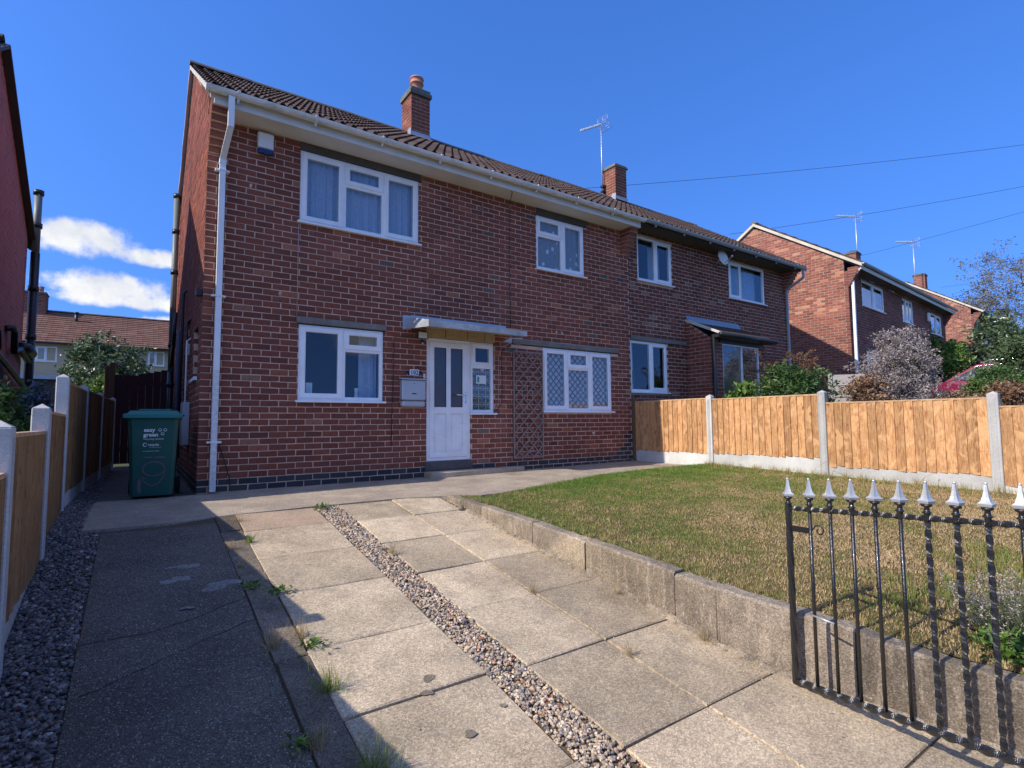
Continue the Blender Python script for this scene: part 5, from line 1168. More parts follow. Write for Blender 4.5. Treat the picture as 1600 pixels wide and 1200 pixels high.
k_ = MB(); k_.lathe((0, 0, 0), [(.011, -.03), (.012, 0), (.02, .006), (.012, .012), (.01, .028), (.021, .034), (.023, .04), (.012, .044)], 10); kn = k_.mesh('collar'); kn.materials.append(M_IRON)
for i in range(16):
    s_ = .0 if i == 0 else .012+.1065*i; b = MB()
    if i > 0:
        if i < 6: b.tube([gp(s_, .0), gp(s_, .905)], .0088, 8)
        elif i < 9: twisted(b, gp(s_, .0), gp(s_, .905), .0125, 60, 4, .42)
        else: b.tube([gp(s_, .0), gp(s_, .905)], .0088, 8)
    else: b.tube([gp(s_, .9), gp(s_, .94)], .012, 8)
    bo = b.obj('bar', M_IRON, ga); p = gp(s_, .925); link('collar', kn, bo, p); link('spearhead', spear, bo, (p[0], p[1], p[2]+.038), (0, 0, i*.1))
m = MB(); m.bar(gp(.0, .80), gp(.125, .795), .03, .008, (0, 1, 0)); 
pts = [gp(.115+.045*t*math.cos(0)+.0, .80) for t in (0, 1)]
sc_pts = [gp(.12, .79)]+[gp(.165+.030*(1-a/9.5)*math.cos(2.6-a), .80+.030*(1-a/9.5)*math.sin(2.6-a)) for a in np.linspace(0, 7, 20)]
m.tube(sc_pts, .004, 5); m.obj('latch_scroll', M_IRON, ga)
m = MB(); m.tube([gp(.12, .37, -.02), gp(.23, .355, -.02)], .005, 6); m.obj('latch_rod', M_GREYMET, ga)

# ---------------------------------------------------------------- wheelie bin
bn = empty('wheelie_bin', (-.45, -.07, 0), math.radians(-5), label='dark green wheelie bin with recycling lettering beside the house corner', cat='wheelie bin')
m = MB()
def tap(x, y0, y1, z): return x, y0, y1, z
secs = [(.205, .03, .50, .03), (.21, .025, .52, .10), (.235, -.02, .58, .80), (.245, -.03, .60, .90), (.262, -.045, .62, .905), (.262, -.045, .62, .94)]
V = []; c = .035
for (hx, y0, y1, z) in secs: V += [(-hx+c, y0, z), (hx-c, y0, z), (hx, y0+c, z), (hx, y1-c, z), (hx-c, y1, z), (-hx+c, y1, z), (-hx, y1-c, z), (-hx, y0+c, z)]
m.add(V, [(i*8+k, i*8+(k+1) % 8, (i+1)*8+(k+1) % 8, (i+1)*8+k) for i in range(len(secs)-1) for k in range(8)], [(0, k+1, k) for k in range(1, 7)])
body = m.obj('body', M_BIN, bn)
for xx in (-.14, .14):
    m = MB(); m.add([(xx-.008, .034, .06), (xx+.008, .034, .06), (xx+.008, -.020, .86), (xx-.008, -.020, .86), (xx-.012, .05, .06), (xx+.012, .05, .06), (xx+.012, .0, .86), (xx-.012, .0, .86)], [(0, 1, 2, 3), (0, 3, 7, 4), (1, 5, 6, 2)]); m.obj('rib', M_BIN, body)
m = MB(); m.cbox(-.285, -.075, .94, .285, .62, .965, .008); m.cbox(-.285, -.078, .915, .285, -.06, .955, .004); m.hexa([(-.255, -.045, .965), (.255, -.045, .965), (.255, .6, .965), (-.255, .6, .965), (-.22, .0, 1.0), (.22, .0, 1.0), (.22, .58, 1.01), (-.22, .58, 1.01)]); m.cbox(-.15, .02, 1.0, .17, .5, 1.018, .006); m.obj('lid', M_BINLID, bn)
m = MB(); m.tube([(-.2, .64, .97), (-.2, .70, .99), (.2, .70, .99), (.2, .64, .97)], .014, 8); m.obj('handle', M_BINLID, bn)
for sgn in (-1, 1):
    m = MB(); cw = []; 
    m.lathe((0, 0, 0), [(.02, -.025), (.09, -.025), (.1, -.015), (.1, .015), (.09, .025), (.02, .025)], 18); m.obj('wheel', M_RUBBER, bn, (sgn*.235, .54, .10), (0, PI/2, 0))
ry = PI/2+math.atan2(.05, .70)*1
def bt_(s_, size, x, z, mat=M_PRINT, bold=0.): text(s_, size, (x, .0235-(z-.10)*.0643-.0065, z), (PI/2+.064, 0, 0), mat, 'lettering', body, bold=bold)
bt_('easy', .062, -.09, .76, bold=.0016); bt_('green', .062, -.092, .705, bold=.0016); bt_('recycling scheme', .0285, -.092, .668); bt_('recycle', .036, -.045, .600, bold=.0008); bt_('for Greater cleanliness', .0115, -.03, .578); bt_('www.easygreenrecycling', .0155, -.095, .535)
def ringm(cx, cz, r, wd, a0=0, a1=2*PI, mat=M_PRINT, n=24, name='print_mark', jag=0):
    m = MB(); V = []
    for k in range(n+1):
        a = a0+(a1-a0)*k/n; j = 1+random.uniform(-jag, jag)
        for rr in (r-wd/2*j, r+wd/2*j):
            x, z = cx+rr*math.cos(a)*(1.0), cz+rr*math.sin(a); V.append((x, .0235-(z-.10)*.0643-.0065, z))
    m.add(V, [(2*k, 2*k+1, 2*k+3, 2*k+2) for k in range(n)]); return m.obj(name, mat, body)
for (cx, cz) in ((.065, .778), (.115, .778), (.09, .735)): ringm(cx, cz, .015, .0035); ringm(cx, cz-.002, .007, .003, PI*1.1, PI*1.9, n=8)
ringm(-.075, .612, .018, .006, .4, 5.6)
def stroke(pts, wd, mat=M_SCRAWL):
    m = MB(); V = []; pts = [Vector((p[0], 0, p[1])) for p in pts]
    for i, p in enumerate(pts):
        d = (pts[min(i+1, len(pts)-1)]-pts[max(i-1, 0)]).normalized(); nn = Vector((-d.z, 0, d.x))*wd/2*random.uniform(.75, 1.2)
        for q in (p-nn, p+nn): V.append((q.x, .0235-(q.z-.10)*.0643-.0055, q.z))
    m.add(V, [(2*i, 2*i+1, 2*i+3, 2*i+2) for i in range(len(pts)-1)]); m.obj('painted_number', mat, body)
stroke([(.015+.105*math.cos(a), .335+.08*math.sin(a)) for a in np.linspace(0, 2*PI, 26)], .013)
stroke([(.12, .335), (.118, .28), (.10, .22), (.06, .165), (.0, .145), (-.05, .17), (-.085, .21)], .014); stroke([(-.10, .235), (-.115, .20), (-.12, .16), (-.115, .09), (-.12, .075)], .042); stroke([(-.12, .225), (-.07, .235)], .03)
stroke([(-.08, .468), (-.0, .468)], .018); stroke([(.02, .468), (.12, .465)], .016)

# ---------------------------------------------------------------- the next pairs up the road
def far_house(name, label, E, th, Wd, zsof, zR, zg, wins, mat, mort, gtrim, chim=None, gl=5.6, gop=()):
    th = math.radians(th); ax = Vector((math.cos(th), math.sin(th), 0)); bk = Vector((-math.sin(th), math.cos(th), 0)); O = Vector(E)+ax*.03+bk*.38; O.z = 0
    e = empty(name, O, th, label=label, cat='house'); f1 = frame((0, 0, 0), (1, 0, 0), (0, -1, 0)); tp = lambda u: zsof
    op = [(a, b, c, d) for (a, b, c, d, k) in wins]; c1 = wall_core('front_wall', f1, Wd, zg, tp, op, mort, e); brick_wall(e, c1, f1, Wd, zg+.02, tp, op, mat=mat, tone=lambda u, k: min(.74, max(0, random.gauss(.35, .2))), zbase=zg)
    f2 = frame((0, 0, 0), (0, 1, 0), (-1, 0, 0)); yr = gl/2; tg = lambda u: zsof+.28+(zR-.1-zsof-.28)*min(u, gl-u)/yr
    c2 = wall_core('gable_wall', f2, gl, zg, tg, list(gop), mort, e, u_first=.1)
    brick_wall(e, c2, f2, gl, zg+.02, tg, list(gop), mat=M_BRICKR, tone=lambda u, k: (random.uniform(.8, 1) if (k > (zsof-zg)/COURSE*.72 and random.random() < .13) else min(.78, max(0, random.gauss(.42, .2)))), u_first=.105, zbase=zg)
    m = MB(); m.box(Wd-.1, .1, zg, Wd, gl, zsof+.2); m.box(.1, gl-.1, zg, Wd, gl, zsof+.2); m.box(.1, 1.5, zg, Wd, 1.55, zsof); m.box(.1, .1, zsof-.02, Wd, gl, zsof); m.obj('inner_walls', M_ROOM, e)
    for (a, b, c, d, k) in wins:
        n = k; w_ = (b-a)/n; window(e, a, b, c+.02, d, 0, [(a+w_*i, a+w_*(i+1), c+.02, d, i % 2) for i in range(n)], [(a+.05, b-.05, c, d, M_VOILE, .01, .2)])
        if d < zsof-.2:
            m = MB(); m.cbox(a-.1, -.03, d+.005, b+.1, .1, d+.09, .005); m.obj('lintel', M_LINT, e)
    m = MB(); m.box(.2, -.36, zsof, Wd+.05, 0, zsof+.02); m.obj('soffit', M_LINTD, e); m = MB(); m.cbox(.0, -.37, zsof-.02, Wd+.05, -.34, zsof+.1, .003); m.obj('fascia', gtrim, e)
    gutter(e, -.05, Wd+.1, -.42, zsof+.16, M_GUTGREY, brackets=False); corbel(e, 0, .22, zsof+.09, 0, mat=mat, mort=mort); corbel(e, Wd-.22, Wd, zsof+.09, 0, mat=mat, mort=mort)
    roof(e, -.04, Wd+.06, -.38, zsof+.14, yr, zR, 10, M_TILE, tw=.3, rear=False); verge(e, -.02, -.38, zsof+.14, yr, zR, .06, M_VERGEL, th=.075)
    if chim: chimney(e, *chim)
    return e
M_VERGEL = m_mortar('verge_cream', (.62, .56, .44))
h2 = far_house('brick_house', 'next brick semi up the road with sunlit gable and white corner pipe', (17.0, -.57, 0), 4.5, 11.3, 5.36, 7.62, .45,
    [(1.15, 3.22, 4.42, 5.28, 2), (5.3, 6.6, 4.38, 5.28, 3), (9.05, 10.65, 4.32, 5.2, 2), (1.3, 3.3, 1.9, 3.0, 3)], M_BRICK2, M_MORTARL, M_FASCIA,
    chim=(9.0, 9.6, 2.55, 3.0, 7.2, 8.35, None, M_CAPST, [(9.3, 2.8, .08, .09)], .12, M_BRICKR, 'chimney', M_CAPST, M_MORTARL))
m = MB(); m.bar((.10, -.10, 5.12), (.10, -.08, .5), .075, .075, (0, 1, 0)); m.bar((.02, -.40, 5.46), (.10, -.10, 5.14), .06, .06, (0, 1, 0)); m.obj('downpipe', M_PIPEW, h2)
m = MB(); m.cbox(8.35, -.10, 4.75, 8.6, -.01, 5.12, .03); m.obj('dish_box', M_ALARM, h2)
m = MB(); m.lathe((0, 0, 0), [(0, -.02), (.11, -.02), (.11, .02), (0, .02)], 14); m.obj('vent', M_BLACKPIPE, h2, (-.0, 1.35, 2.95), (0, PI/2, 0))
house_far = far_house('brick_house', 'farthest brick semi with pale gable edge, half hidden by trees', (35.38, 1.1, 0), 7.0, 10, 6.32, 8.57, 1.2,
    [(.9, 2.0, 5.05, 6.15, 2), (3.4, 4.4, 5.05, 6.15, 2)], M_BRICK2, M_MORTARL, M_DARKWOOD,
    chim=(3.2, 3.8, 2.5, 3.1, 8.2, 9.55, None, M_CAPST, [], .12, M_BRICKR, 'chimney', M_CAPST, M_MORTARL))

# ---------------------------------------------------------------- painted house on the left
lh = empty('painted_house', (0, 0, 0), label='maroon painted brick house gable at the left edge', cat='house')
fl3 = frame((-2.45, 0, 0), (0, 1, 0), (1, 0, 0)); LD = 6.15
topl = lambda u: (6.42-.66*(3.0-u)) if u < 3 else 6.42-.58*(u-3)
OL = [(3.9, 4.6, .1, 1.95)]
cl_ = wall_core('gable_wall', fl3, LD, -.2, topl, OL, M_MORTARP, lh, u_first=0, inset=.0022)
brick_wall(lh, cl_, fl3, LD, -.2, topl, OL, mat=M_PAINTBR, tone=lambda u, k: random.random(), u_first=.0, zbase=-.2)
m = MB(); m.box(-9.4, 0, -.2, -2.46, .1, 4.5); m.box(-9.4, 6.0, -.2, -2.46, 6.1, 4.6); m.box(-9.5, 0, -.2, -9.4, 6.1, 4.5); m.obj('outer_walls', M_PAINTBR, lh)
roof(lh, -9.5, -2.42, -.35, 4.28, 3.0, 6.52, 11, M_TILE, rear=True, tw=.3)
m = MB()
for (ya, za, yb, zb) in ((-.35, 4.24, 3, 6.47), (3, 6.47, 6.4, 4.32)): m.bar((-2.40, ya, za), (-2.40, yb, zb), .05, .12, (1, 0, 0))
m.obj('bargeboard', M_DARKWOOD, lh)
m = MB(); m.box(-2.50, 3.9, .1, -2.46, 4.6, 1.95); m.obj('side_door', M_DARKWOOD, lh)
m = MB(); m.tube([(-2.34, 6.22, 5.42), (-2.34, 6.22, 4.2)], .062, 12); sp = m.obj('soil_pipe', M_PIPEGREEN, lh)
m = MB(); m.tube([(-2.34, 6.22, 4.2), (-2.34, 6.22, -.1)], .072, 12)
for zz in (5.36, 4.7, 3.45, 2.5): m.tube([(-2.34, 6.22, zz), (-2.34, 6.22, zz+.09)], .085, 12)
m.tube([(-2.40, 3.0, 1.95), (-2.38, 3.35, 1.96), (-2.38, 4.2, 1.86), (-2.36, 5.2, 1.68), (-2.34, 6.1, 1.5)], .045, 8); m.tube([(-2.42, 3.2, 2.25), (-2.36, 3.3, 2.25), (-2.36, 3.35, 1.98)], .07, 8)
m.tube([(-2.44, 4.5, 2.45), (-2.36, 4.6, 2.48), (-2.36, 4.75, 2.42), (-2.36, 4.8, 2.1), (-2.35, 5.3, 2.2), (-2.34, 6.1, 2.05)], .05, 8)
m.tube([(-2.40, 5.5, 2.25), (-2.30, 5.6, 2.25), (-2.3, 6.0, 2.2)], .10, 10); m.obj('waste_pipes', M_BLACKPIPE, sp)
# ---------------------------------------------------------------- terrace beyond the back gardens
tc_ = empty('terraced_house', (0, 28, 0), label='low beige rendered terrace with red brown roof behind the side passage', cat='house')
m = MB(); m.box(-26, 0, -.5, 16, 7.4, 5.06); m.obj('wall', M_RENDER, tc_)
rt = roof(tc_, -26.2, 16.2, -.35, 5.02, 3.7, 7.22, 15, M_TILE2, roll=False, tw=.25)
for (wx, wz, ww, wh) in ((-4.87, 4.08, .84, .78), (-.22, 4.1, .78, .80), (-9.5, 4.08, 1.2, .8), (4.5, 4.08, 1.2, .8), (9.0, 4.08, .8, .8)):
    window(tc_, wx, wx+ww, wz, wz+wh, -.03, [(wx, wx+ww/2, wz, wz+wh, 1), (wx+ww/2, wx+ww, wz, wz+wh, 0)], [(wx+.03, wx+ww-.03, wz, wz+wh, M_BLIND, .004, .05)], fw=.06)
m = MB(); m.box(-6.8, -1.4, 3.12, -3.2, .05, 3.26); m.box(-6.8, -1.42, 3.1, -3.2, -1.38, 3.3); m.obj('porch_roof', M_LEAD, tc_)
m = MB(); m.box(-6.6, -1.2, -.5, -3.4, 0, 3.1); m.obj('porch', M_DARKWOOD, tc_)
m = MB(); m.tube([(-26, -.4, 5.0), (16, -.4, 5.0)], .06, 6); m.obj('gutter', M_BLACKPIPE, tc_)
chimney(tc_, -5.9, -4.92, 3.2, 4.1, 6.9, 8.1, None, M_CAPST, [(-5.2, 3.6, .35, .12)], .12, M_BRICK2)
m = MB(); m.tube([(-3.55, 2.6, 6.4), (-3.55, 2.6, 7.05)], .08, 8); m.tube([(-3.55, 2.6, 7.05), (-3.55, 2.6, 7.15)], .11, 8); m.obj('vent_pipe', M_BLACKPIPE, tc_)

# ---------------------------------------------------------------- plants
def leaves(m, P, size, ratio, tone, up=.3, bend=True):
    """one small folded leaf per point"""
    n = len(P); d = RNG.normal(0, 1, (n, 3)); d[:, 2] = d[:, 2]*.7+up; d /= np.linalg.norm(d, axis=1)[:, None]
    r = RNG.normal(0, 1, (n, 3)); s_ = np.cross(d, r); s_ /= np.linalg.norm(s_, axis=1)[:, None]; nn = np.cross(s_, d)
    L_ = (size*RNG.uniform(.6, 1.3, n))[:, None]; W_ = L_*ratio/2
    a = P; b = P+d*L_*.5+s_*W_+nn*W_*.35; c = P+d*L_; e = P+d*L_*.5-s_*W_+nn*W_*.35
    V = np.stack([a, b, c, e], 1).reshape(-1, 3); i = np.arange(n)*4
    T = np.concatenate([np.stack([i, i+1, i+2], 1), np.stack([i, i+2, i+3], 1)]); m.add(V, None, T, tone=np.concatenate([tone, tone]))
def clumps(c, rad, nc, per, csz, shell=.55):
    """points gathered into clumps spread through an ellipsoid"""
    d = RNG.normal(0, 1, (nc, 3)); d /= np.linalg.norm(d, axis=1)[:, None]; r = RNG.uniform(shell**3, 1, nc)**(1/3.)
    cc = np.array(c)+d*np.array(rad)*r[:, None]*RNG.uniform(.75, 1.08, (nc, 1)); t0 = RNG.normal(0, .12, nc)
    P = np.repeat(cc, per, 0)+RNG.normal(0, csz, (nc*per, 3))*np.array([1, 1, .8]); return P, np.repeat(t0, per), cc
def stems(m, base, tips, r0, r1, wob=.05, seg=4):
    for t in tips:
        b = Vector(base)+Vector((random.uniform(-.05, .05), random.uniform(-.05, .05), 0)); t = Vector(t); k = 5; pts = []
        for i in range(k+1):
            f = i/k; p = b.lerp(t, f); p.z += math.sin(f*PI)*.08*(t-b).length; pts.append(p+Vector([random.uniform(-wob, wob)*f for _ in range(3)]))
        m.tube(pts, [r0+(r1-r0)*i/k for i in range(k+1)], seg, cap=False)
def shrub(name, label, cat, base, c, rad, nc, per, csz, size, ratio, mat, stem=M_BARK, t0=.5, ts=.22, up=.3, shell=.5, r0=.02):
    e = empty(name, base, label=label, cat=cat); m = MB(); cl = np.array(c)-np.array(base)
    P, t, cc = clumps(cl, rad, nc, per, csz, shell); tn = np.clip(t0+t+RNG.normal(0, ts, len(P)), 0, 1); leaves(m, P, size, ratio, tn, up); m.obj('foliage', mat, e, kind='stuff')
    s_ = MB(); stems(s_, (0, 0, 0), cc[::max(1, nc//14)], r0, .004); s_.obj('stem', stem, e)
    return e
shrub('leafy_tree', 'broad variegated leafy bush tree behind the left board fence', 'tree', (-1.5, 13.2, .1), (-1.45, 13.2, 2.45), (1.12, .9, 1.25), 190, 34, .11, .13, .5, M_LEAFV, r0=.06)
shrub('leafy_shrub', 'bright yellow green shrub low in front of the variegated bush tree', 'shrub', (-1.35, 10.8, .1), (-1.33, 10.8, 1.75), (.38, .3, .65), 60, 30, .08, .11, .4, M_LEAFY)
shrub('flowering_shrub', 'blue lilac flowering shrub over the fence at the left', 'shrub', (-1.62, .9, 0), (-1.60, .85, .92), (.20, .30, .42), 90, 40, .035, .045, .8, M_HYDR, t0=.6, ts=.3)
shrub('leafy_shrub', 'dark green shrub cut off by the left photo edge', 'shrub', (-1.68, -.55, -.05), (-1.72, -.50, .80), (.22, .4, .5), 90, 36, .04, .06, .5, M_LEAFG)
b1 = shrub('buddleia', 'tall green buddleia with brown faded spikes behind the orange fence', 'shrub', (10.7, -1.45, .25), (10.75, -1.5, 1.42), (.66, .55, .62), 130, 34, .075, .12, .28, M_LEAFG, t0=.6, ts=.28)
m = MB(); 
for k in range(26):
    a = random.uniform(0, 2*PI); tp = Vector((math.cos(a)*random.uniform(.2, .85), math.sin(a)*.6, random.uniform(1.55, 2.0))); P = []
    for i in range(60):
        f = i/60; P.append((tp.x*(.8+.25*f)+random.gauss(0, .014), tp.y*(.8+.25*f)+random.gauss(0, .014), tp.z-.05+.16*math.sin(f*2.3)-.02+random.gauss(0, .01)))
    leaves(m, np.array(P), .035, .6, RNG.uniform(0, .6, 60))
m.obj('flower_spikes', M_PINKB, b1, kind='stuff')
shrub('leafy_shrub', 'light green large leaved plant below the lean-to bay window', 'shrub', (9.75, -1.05, .2), (9.72, -1.1, 1.22), (.40, .35, .32), 30, 20, .07, .15, .55, M_LEAFY, t0=.5)
shrub('leafy_shrub', 'thin tall stemmed shrub with grey green leaves left of the timber gate', 'shrub', (11.75, -1.7, .25), (11.75, -1.75, 1.45), (.42, .3, .62), 40, 16, .06, .09, .45, M_LEAFG, t0=.7)
shrub('berry_shrub', 'brown and pink leaved low shrub left of the grey dead bush', 'shrub', (13.1, -1.95, .4), (13.15, -2.0, 1.42), (.52, .5, .42), 110, 30, .06, .075, .6, M_PINKB)
shrub('berry_shrub', 'pinkish leaved low shrub in front of the magenta car', 'shrub', (14.6, -3.05, .4), (14.65, -3.05, 1.20), (.75, .6, .26), 120, 30, .06, .07, .6, M_PINKB, t0=.65)
shrub('evergreen_shrub', 'small dark upright evergreen at the foot of the white corner pipe', 'shrub', (13.75, -1.75, .4), (13.55, -1.75, 1.75), (.16, .16, .22), 40, 30, .03, .05, .4, M_CONIF)
shrub('leafy_shrub', 'yellow green shrub above the parked car roof', 'shrub', (26.2, .3, 1.6), (26.2, .3, 3.25), (1.3, .9, .75), 90, 30, .14, .2, .5, M_LEAFY)
shrub('evergreen_shrub', 'large dark green conifer like shrub at the right photo edge', 'shrub', (17.2, -4.2, .5), (17.2, -4.2, 2.15), (.95, .8, .95), 240, 40, .09, .12, .3, M_CONIF, t0=.85, ts=.25, up=-.1)
shrub('leafy_shrub', 'mixed green and brown shrub between the car and the right edge', 'shrub', (15.9, -3.6, .4), (15.9, -3.7, 1.5), (.75, .6, .55), 170, 34, .07, .085, .5, M_LEAFG, t0=.75)
shrub('berry_shrub', 'reddish brown shrub against the top of the last visible fence post', 'shrub', (15.4, -3.9, .4), (15.6, -3.95, 1.32), (.85, .5, .38), 150, 30, .06, .075, .6, M_PINKB, t0=.35)
# the grey dried bush: a mass of twigs
e = empty('dead_bush', (14.0, -2.45, .4), label='rounded dry grey bush of bare twigs behind the orange fence', cat='bush'); m = MB(); l = MB(); P = []
for k in range(170):
    a = random.uniform(0, 2*PI); el_ = random.uniform(.15, 1.45); R_ = random.uniform(.75, 1.0); tip = Vector((math.cos(a)*math.cos(el_)*1.02*R_, math.sin(a)*math.cos(el_)*.9*R_, .35+2.2*math.sin(el_)*R_*.98)); pts = []
    for i in range(7):
        f = i/6; p = Vector((0, 0, 0)).lerp(tip, f)+Vector([random.gauss(0, .035)*f for _ in range(3)]); pts.append(p)
        if i > 1:
            for q in range(2):
                s2 = p+Vector((random.gauss(0, .16), random.gauss(0, .16), random.uniform(.02, .25))); m.tube([p, p.lerp(s2, .5)+Vector((0, 0, .02)), s2], [.006, .004, .002], 3, cap=False)
                for w_ in range(30): P.append(p.lerp(s2, random.uniform(.2, 1.1))+Vector([random.gauss(0, .03) for _ in range(3)]))
    m.tube(pts, [.014-.0018*i for i in range(7)], 3, cap=False)
m.obj('twigs', M_BARKP, e, kind='stuff'); leaves(l, np.array([tuple(p) for p in P]), .065, .34, np.clip(RNG.normal(.5, .25, len(P)), 0, 1), .5); l.obj('seed_heads', M_GREYTW, e, kind='stuff')
# far trees on the right
def branchy(m, p, d, ln, r, depth, tips, spread=.6, droop=0., rng=random):
    n = 3; pts = [p]; q = p.copy(); dd = d.copy()
    for i in range(n): dd = (dd+Vector([rng.gauss(0, .12) for _ in range(3)])+Vector((0, 0, -droop))).normalized(); q = q+dd*ln/n; pts.append(q.copy())
    m.tube(pts, [r*(1-.15*i) for i in range(n+1)], 4 if depth > 2 else 3, cap=False)
    if depth == 0: tips.append(pts[-1]); return
    for k in range(3 if depth > 1 else 4):
        f = rng.choice(pts[1:]); nd = (dd+Vector([rng.gauss(0, spread) for _ in range(3)])+Vector((0, 0, .08))).normalized(); branchy(m, f, nd, ln*rng.uniform(.6, .78), r*.55, depth-1, tips, spread, droop, rng)
for (bx_, by_, bz, h_, lab) in ((53.2, 2.6, 2.0, 8.6, 'tall bare birch like tree against the sky at the right edge'), (50.8, 5.4, 2.0, 5.6, 'smaller bare tree left of the tall one at the right')):
    e = empty('bare_tree', (bx_, by_, bz), label=lab, cat='tree'); m = MB(); tips = []; rg = random.Random(int(bx_*7)+3)
    m.tube([(0, 0, 0), (.1, .05, h_*.3), (-.05, .1, h_*.62), (.1, 0, h_*1.2)], [.24, .18, .13, .05], 7); m.obj('trunk', M_BARKP, e)
    b = MB()
    for k in range(24):
        z0 = h_*(.38+.82*k/24); a = k*2.4+rg.uniform(-.4, .4); branchy(b, Vector((0, .05, z0)), Vector((math.cos(a), math.sin(a), .35)).normalized(), h_*.30*(1.15-.45*k/24), .045, 3, tips, .5, -.02, rg)
    b.obj('branches', M_BARKP, e, kind='stuff'); l = MB(); P = np.repeat(np.array([tuple(t) for t in tips]), 9, 0)+RNG.normal(0, .16, (len(tips)*9, 3)); leaves(l, P, .20, .34, np.clip(RNG.normal(.35, .25, len(P)), 0, 1)); l.obj('twig_ends', M_TREETW, e, kind='stuff')
for i, (bx_, by_, bz, rx, rz_, lab) in enumerate(((51.0, 5.2, 2, 2.8, 3.0, 'dark conifer behind the bare trees beside the farthest gable'), (54.5, 1.2, 2, 3.2, 2.6, 'dark conifer mass at the far right edge under the bare tree'))):
    e = empty('conifer', (bx_, by_, bz), label=lab, cat='tree'); m = MB(); m.tube([(0, 0, 0), (0, 0, rz_*1.6)], [.25, .1], 6); m.obj('trunk', M_BARK, e)
    l = MB(); P, t, cc = clumps((0, 0, rz_*1.15), (rx, rx*.8, rz_), 170, 40, .28, .5); leaves(l, P, .30, .25, np.clip(.4+t+RNG.normal(0, .25, len(P)), 0, 1), -.2); l.obj('crown', M_CONIF, e, kind='stuff')
shrub('leafy_shrub', 'bright green bushy hedge plant in front of the far gable corner', 'shrub', (30.5, -.5, 1.5), (30.5, -.5, 3.9), (1.35, 1.2, 1.5), 120, 34, .16, .2, .45, M_LEAFV, t0=.5)
# trees across the road, seen in the window glass
for i, (x_, y_, s_) in enumerate(((-9, -38, .72), (4, -41, .8), (16, -38, .66), (28, -42, .9), (-24, -40, .78))):
    e = empty('roadside_tree', (x_, y_, -1.3), label='green roadside tree across the road, number %s from the left' % ('two', 'three', 'four', 'five', 'one')[i] if 0 else ['round green tree across the road behind the viewer, second from the west', 'round green tree across the road behind the viewer, in the middle', 'smallest round tree across the road behind the viewer', 'largest round tree across the road, towards the east', 'round green tree across the road, farthest west'][i], cat='tree')
    m = MB(); m.tube([(0, 0, 0), (0, 0, 3*s_)], [.3, .15], 6); m.obj('trunk', M_BARK, e); l = MB(); P, t, cc = clumps((0, 0, 3.3*s_), (3.2*s_, 3*s_, 2.3*s_), 120, 24, .35, .5); leaves(l, P, .5, .5, np.clip(.4+t+RNG.normal(0, .2, len(P)), 0, 1)); l.obj('crown', M_LEAFG, e, kind='stuff')

# ---------------------------------------------------------------- lavender bed, dry stalks, weeds
e = empty('lavender', (3.30, -6.95, -.34), label='faded lavender clump with pale heads behind the iron gate', cat='lavender'); m = MB(); l = MB(); P = []; H = []
for k in range(620):
    a = random.uniform(0, 2*PI); rr = random.uniform(0, 1)**.5; bx_, by_ = math.cos(a)*rr*.36, math.sin(a)*rr*.50; tx, ty = bx_*1.35+random.gauss(0, .05), by_*1.3+random.gauss(0, .05); h_ = random.uniform(.14, .36)*(1.15-.4*rr)
    m.tube([(bx_, by_, 0), ((bx_+tx)/2, (by_+ty)/2, h_*.55), (tx, ty, h_)], [.0022, .0018, .0012], 3, cap=False)
    for i in range(9): H.append((tx+random.gauss(0, .004), ty+random.gauss(0, .004), h_-.04+i*.006+random.gauss(0, .002)))
    for i in range(9): f = random.uniform(.05, .75); P.append((bx_+(tx-bx_)*f+random.gauss(0, .008), by_+(ty-by_)*f+random.gauss(0, .008), h_*f))
m.obj('stems', M_STEMG, e, kind='stuff'); leaves(l, np.array(P), .03, .22, RNG.uniform(.1, 1, len(P)), .8); l.obj('foliage', M_STEMG, e, kind='stuff'); l = MB(); leaves(l, np.array(H), .013, .6, RNG.uniform(0, 1, len(H)), .2); l.obj('flower_heads', M_LAV, e, kind='stuff')
shrub('leafy_plant', 'low broad leaved green weed at the foot of the lavender', 'plant', (2.92, -6.78, -.35), (2.93, -6.78, -.30), (.12, .30, .08), 46, 16, .03, .05, .5, M_LEAFY, t0=.3, r0=.004)
def stalks(cs, label, name='dry_grass'):
    e_ = empty(name, (cs[0][0], cs[0][1], zlawn(cs[0][0], cs[0][1])), label=label, cat='dry grass')
    for (x, y, h_, lx, ly) in cs:
        m = MB(); H = []
        z = zlawn(x, y); pts = [(x+lx*f*f, y+ly*f*f, z+h_*(f-.25*f*f*abs(lx+ly))) for f in (0, .25, .5, .75, 1)]; m.tube(pts, [.0022, .0022, .0018, .0015, .001], 3, cap=False, tone=.7)
        for i in range(12): f = i/12; H.append((pts[3][0]+(pts[4][0]-pts[3][0])*f+random.gauss(0, .003), pts[3][1]+(pts[4][1]-pts[3][1])*f+random.gauss(0, .003), pts[3][2]+(pts[4][2]-pts[3][2])*f))
        leaves(m, np.array(H), .016, .35, RNG.uniform(.5, 1, len(H)), .6); m.obj('stalk', M_DRY, e_, Vector((0, 0, 0))-e_.location)
    return e_
stalks([(3.3, -6.15, .34, .03, .02), (3.6, -6.35, .42, .12, -.16), (3.5, -6.2, .36, .15, -.1), (3.9, -6.3, .5, .03, -.03), (3.2, -6.3, .25, -.1, .05), (4.1, -6.1, .35, .1, .1)], 'tall dry grass stalks leaning above the lavender')
stalks([(7.0, -4.0, .25, -.25, -.2), (6.9, -4.3, .2, -.3, .1), (7.1, -3.7, .3, -.1, -.3), (7.2, -4.9, .3, .0, -.35), (6.9, -5.2, .22, -.3, -.1)], 'dry straw stalks flopped at the foot of the third fence panel')
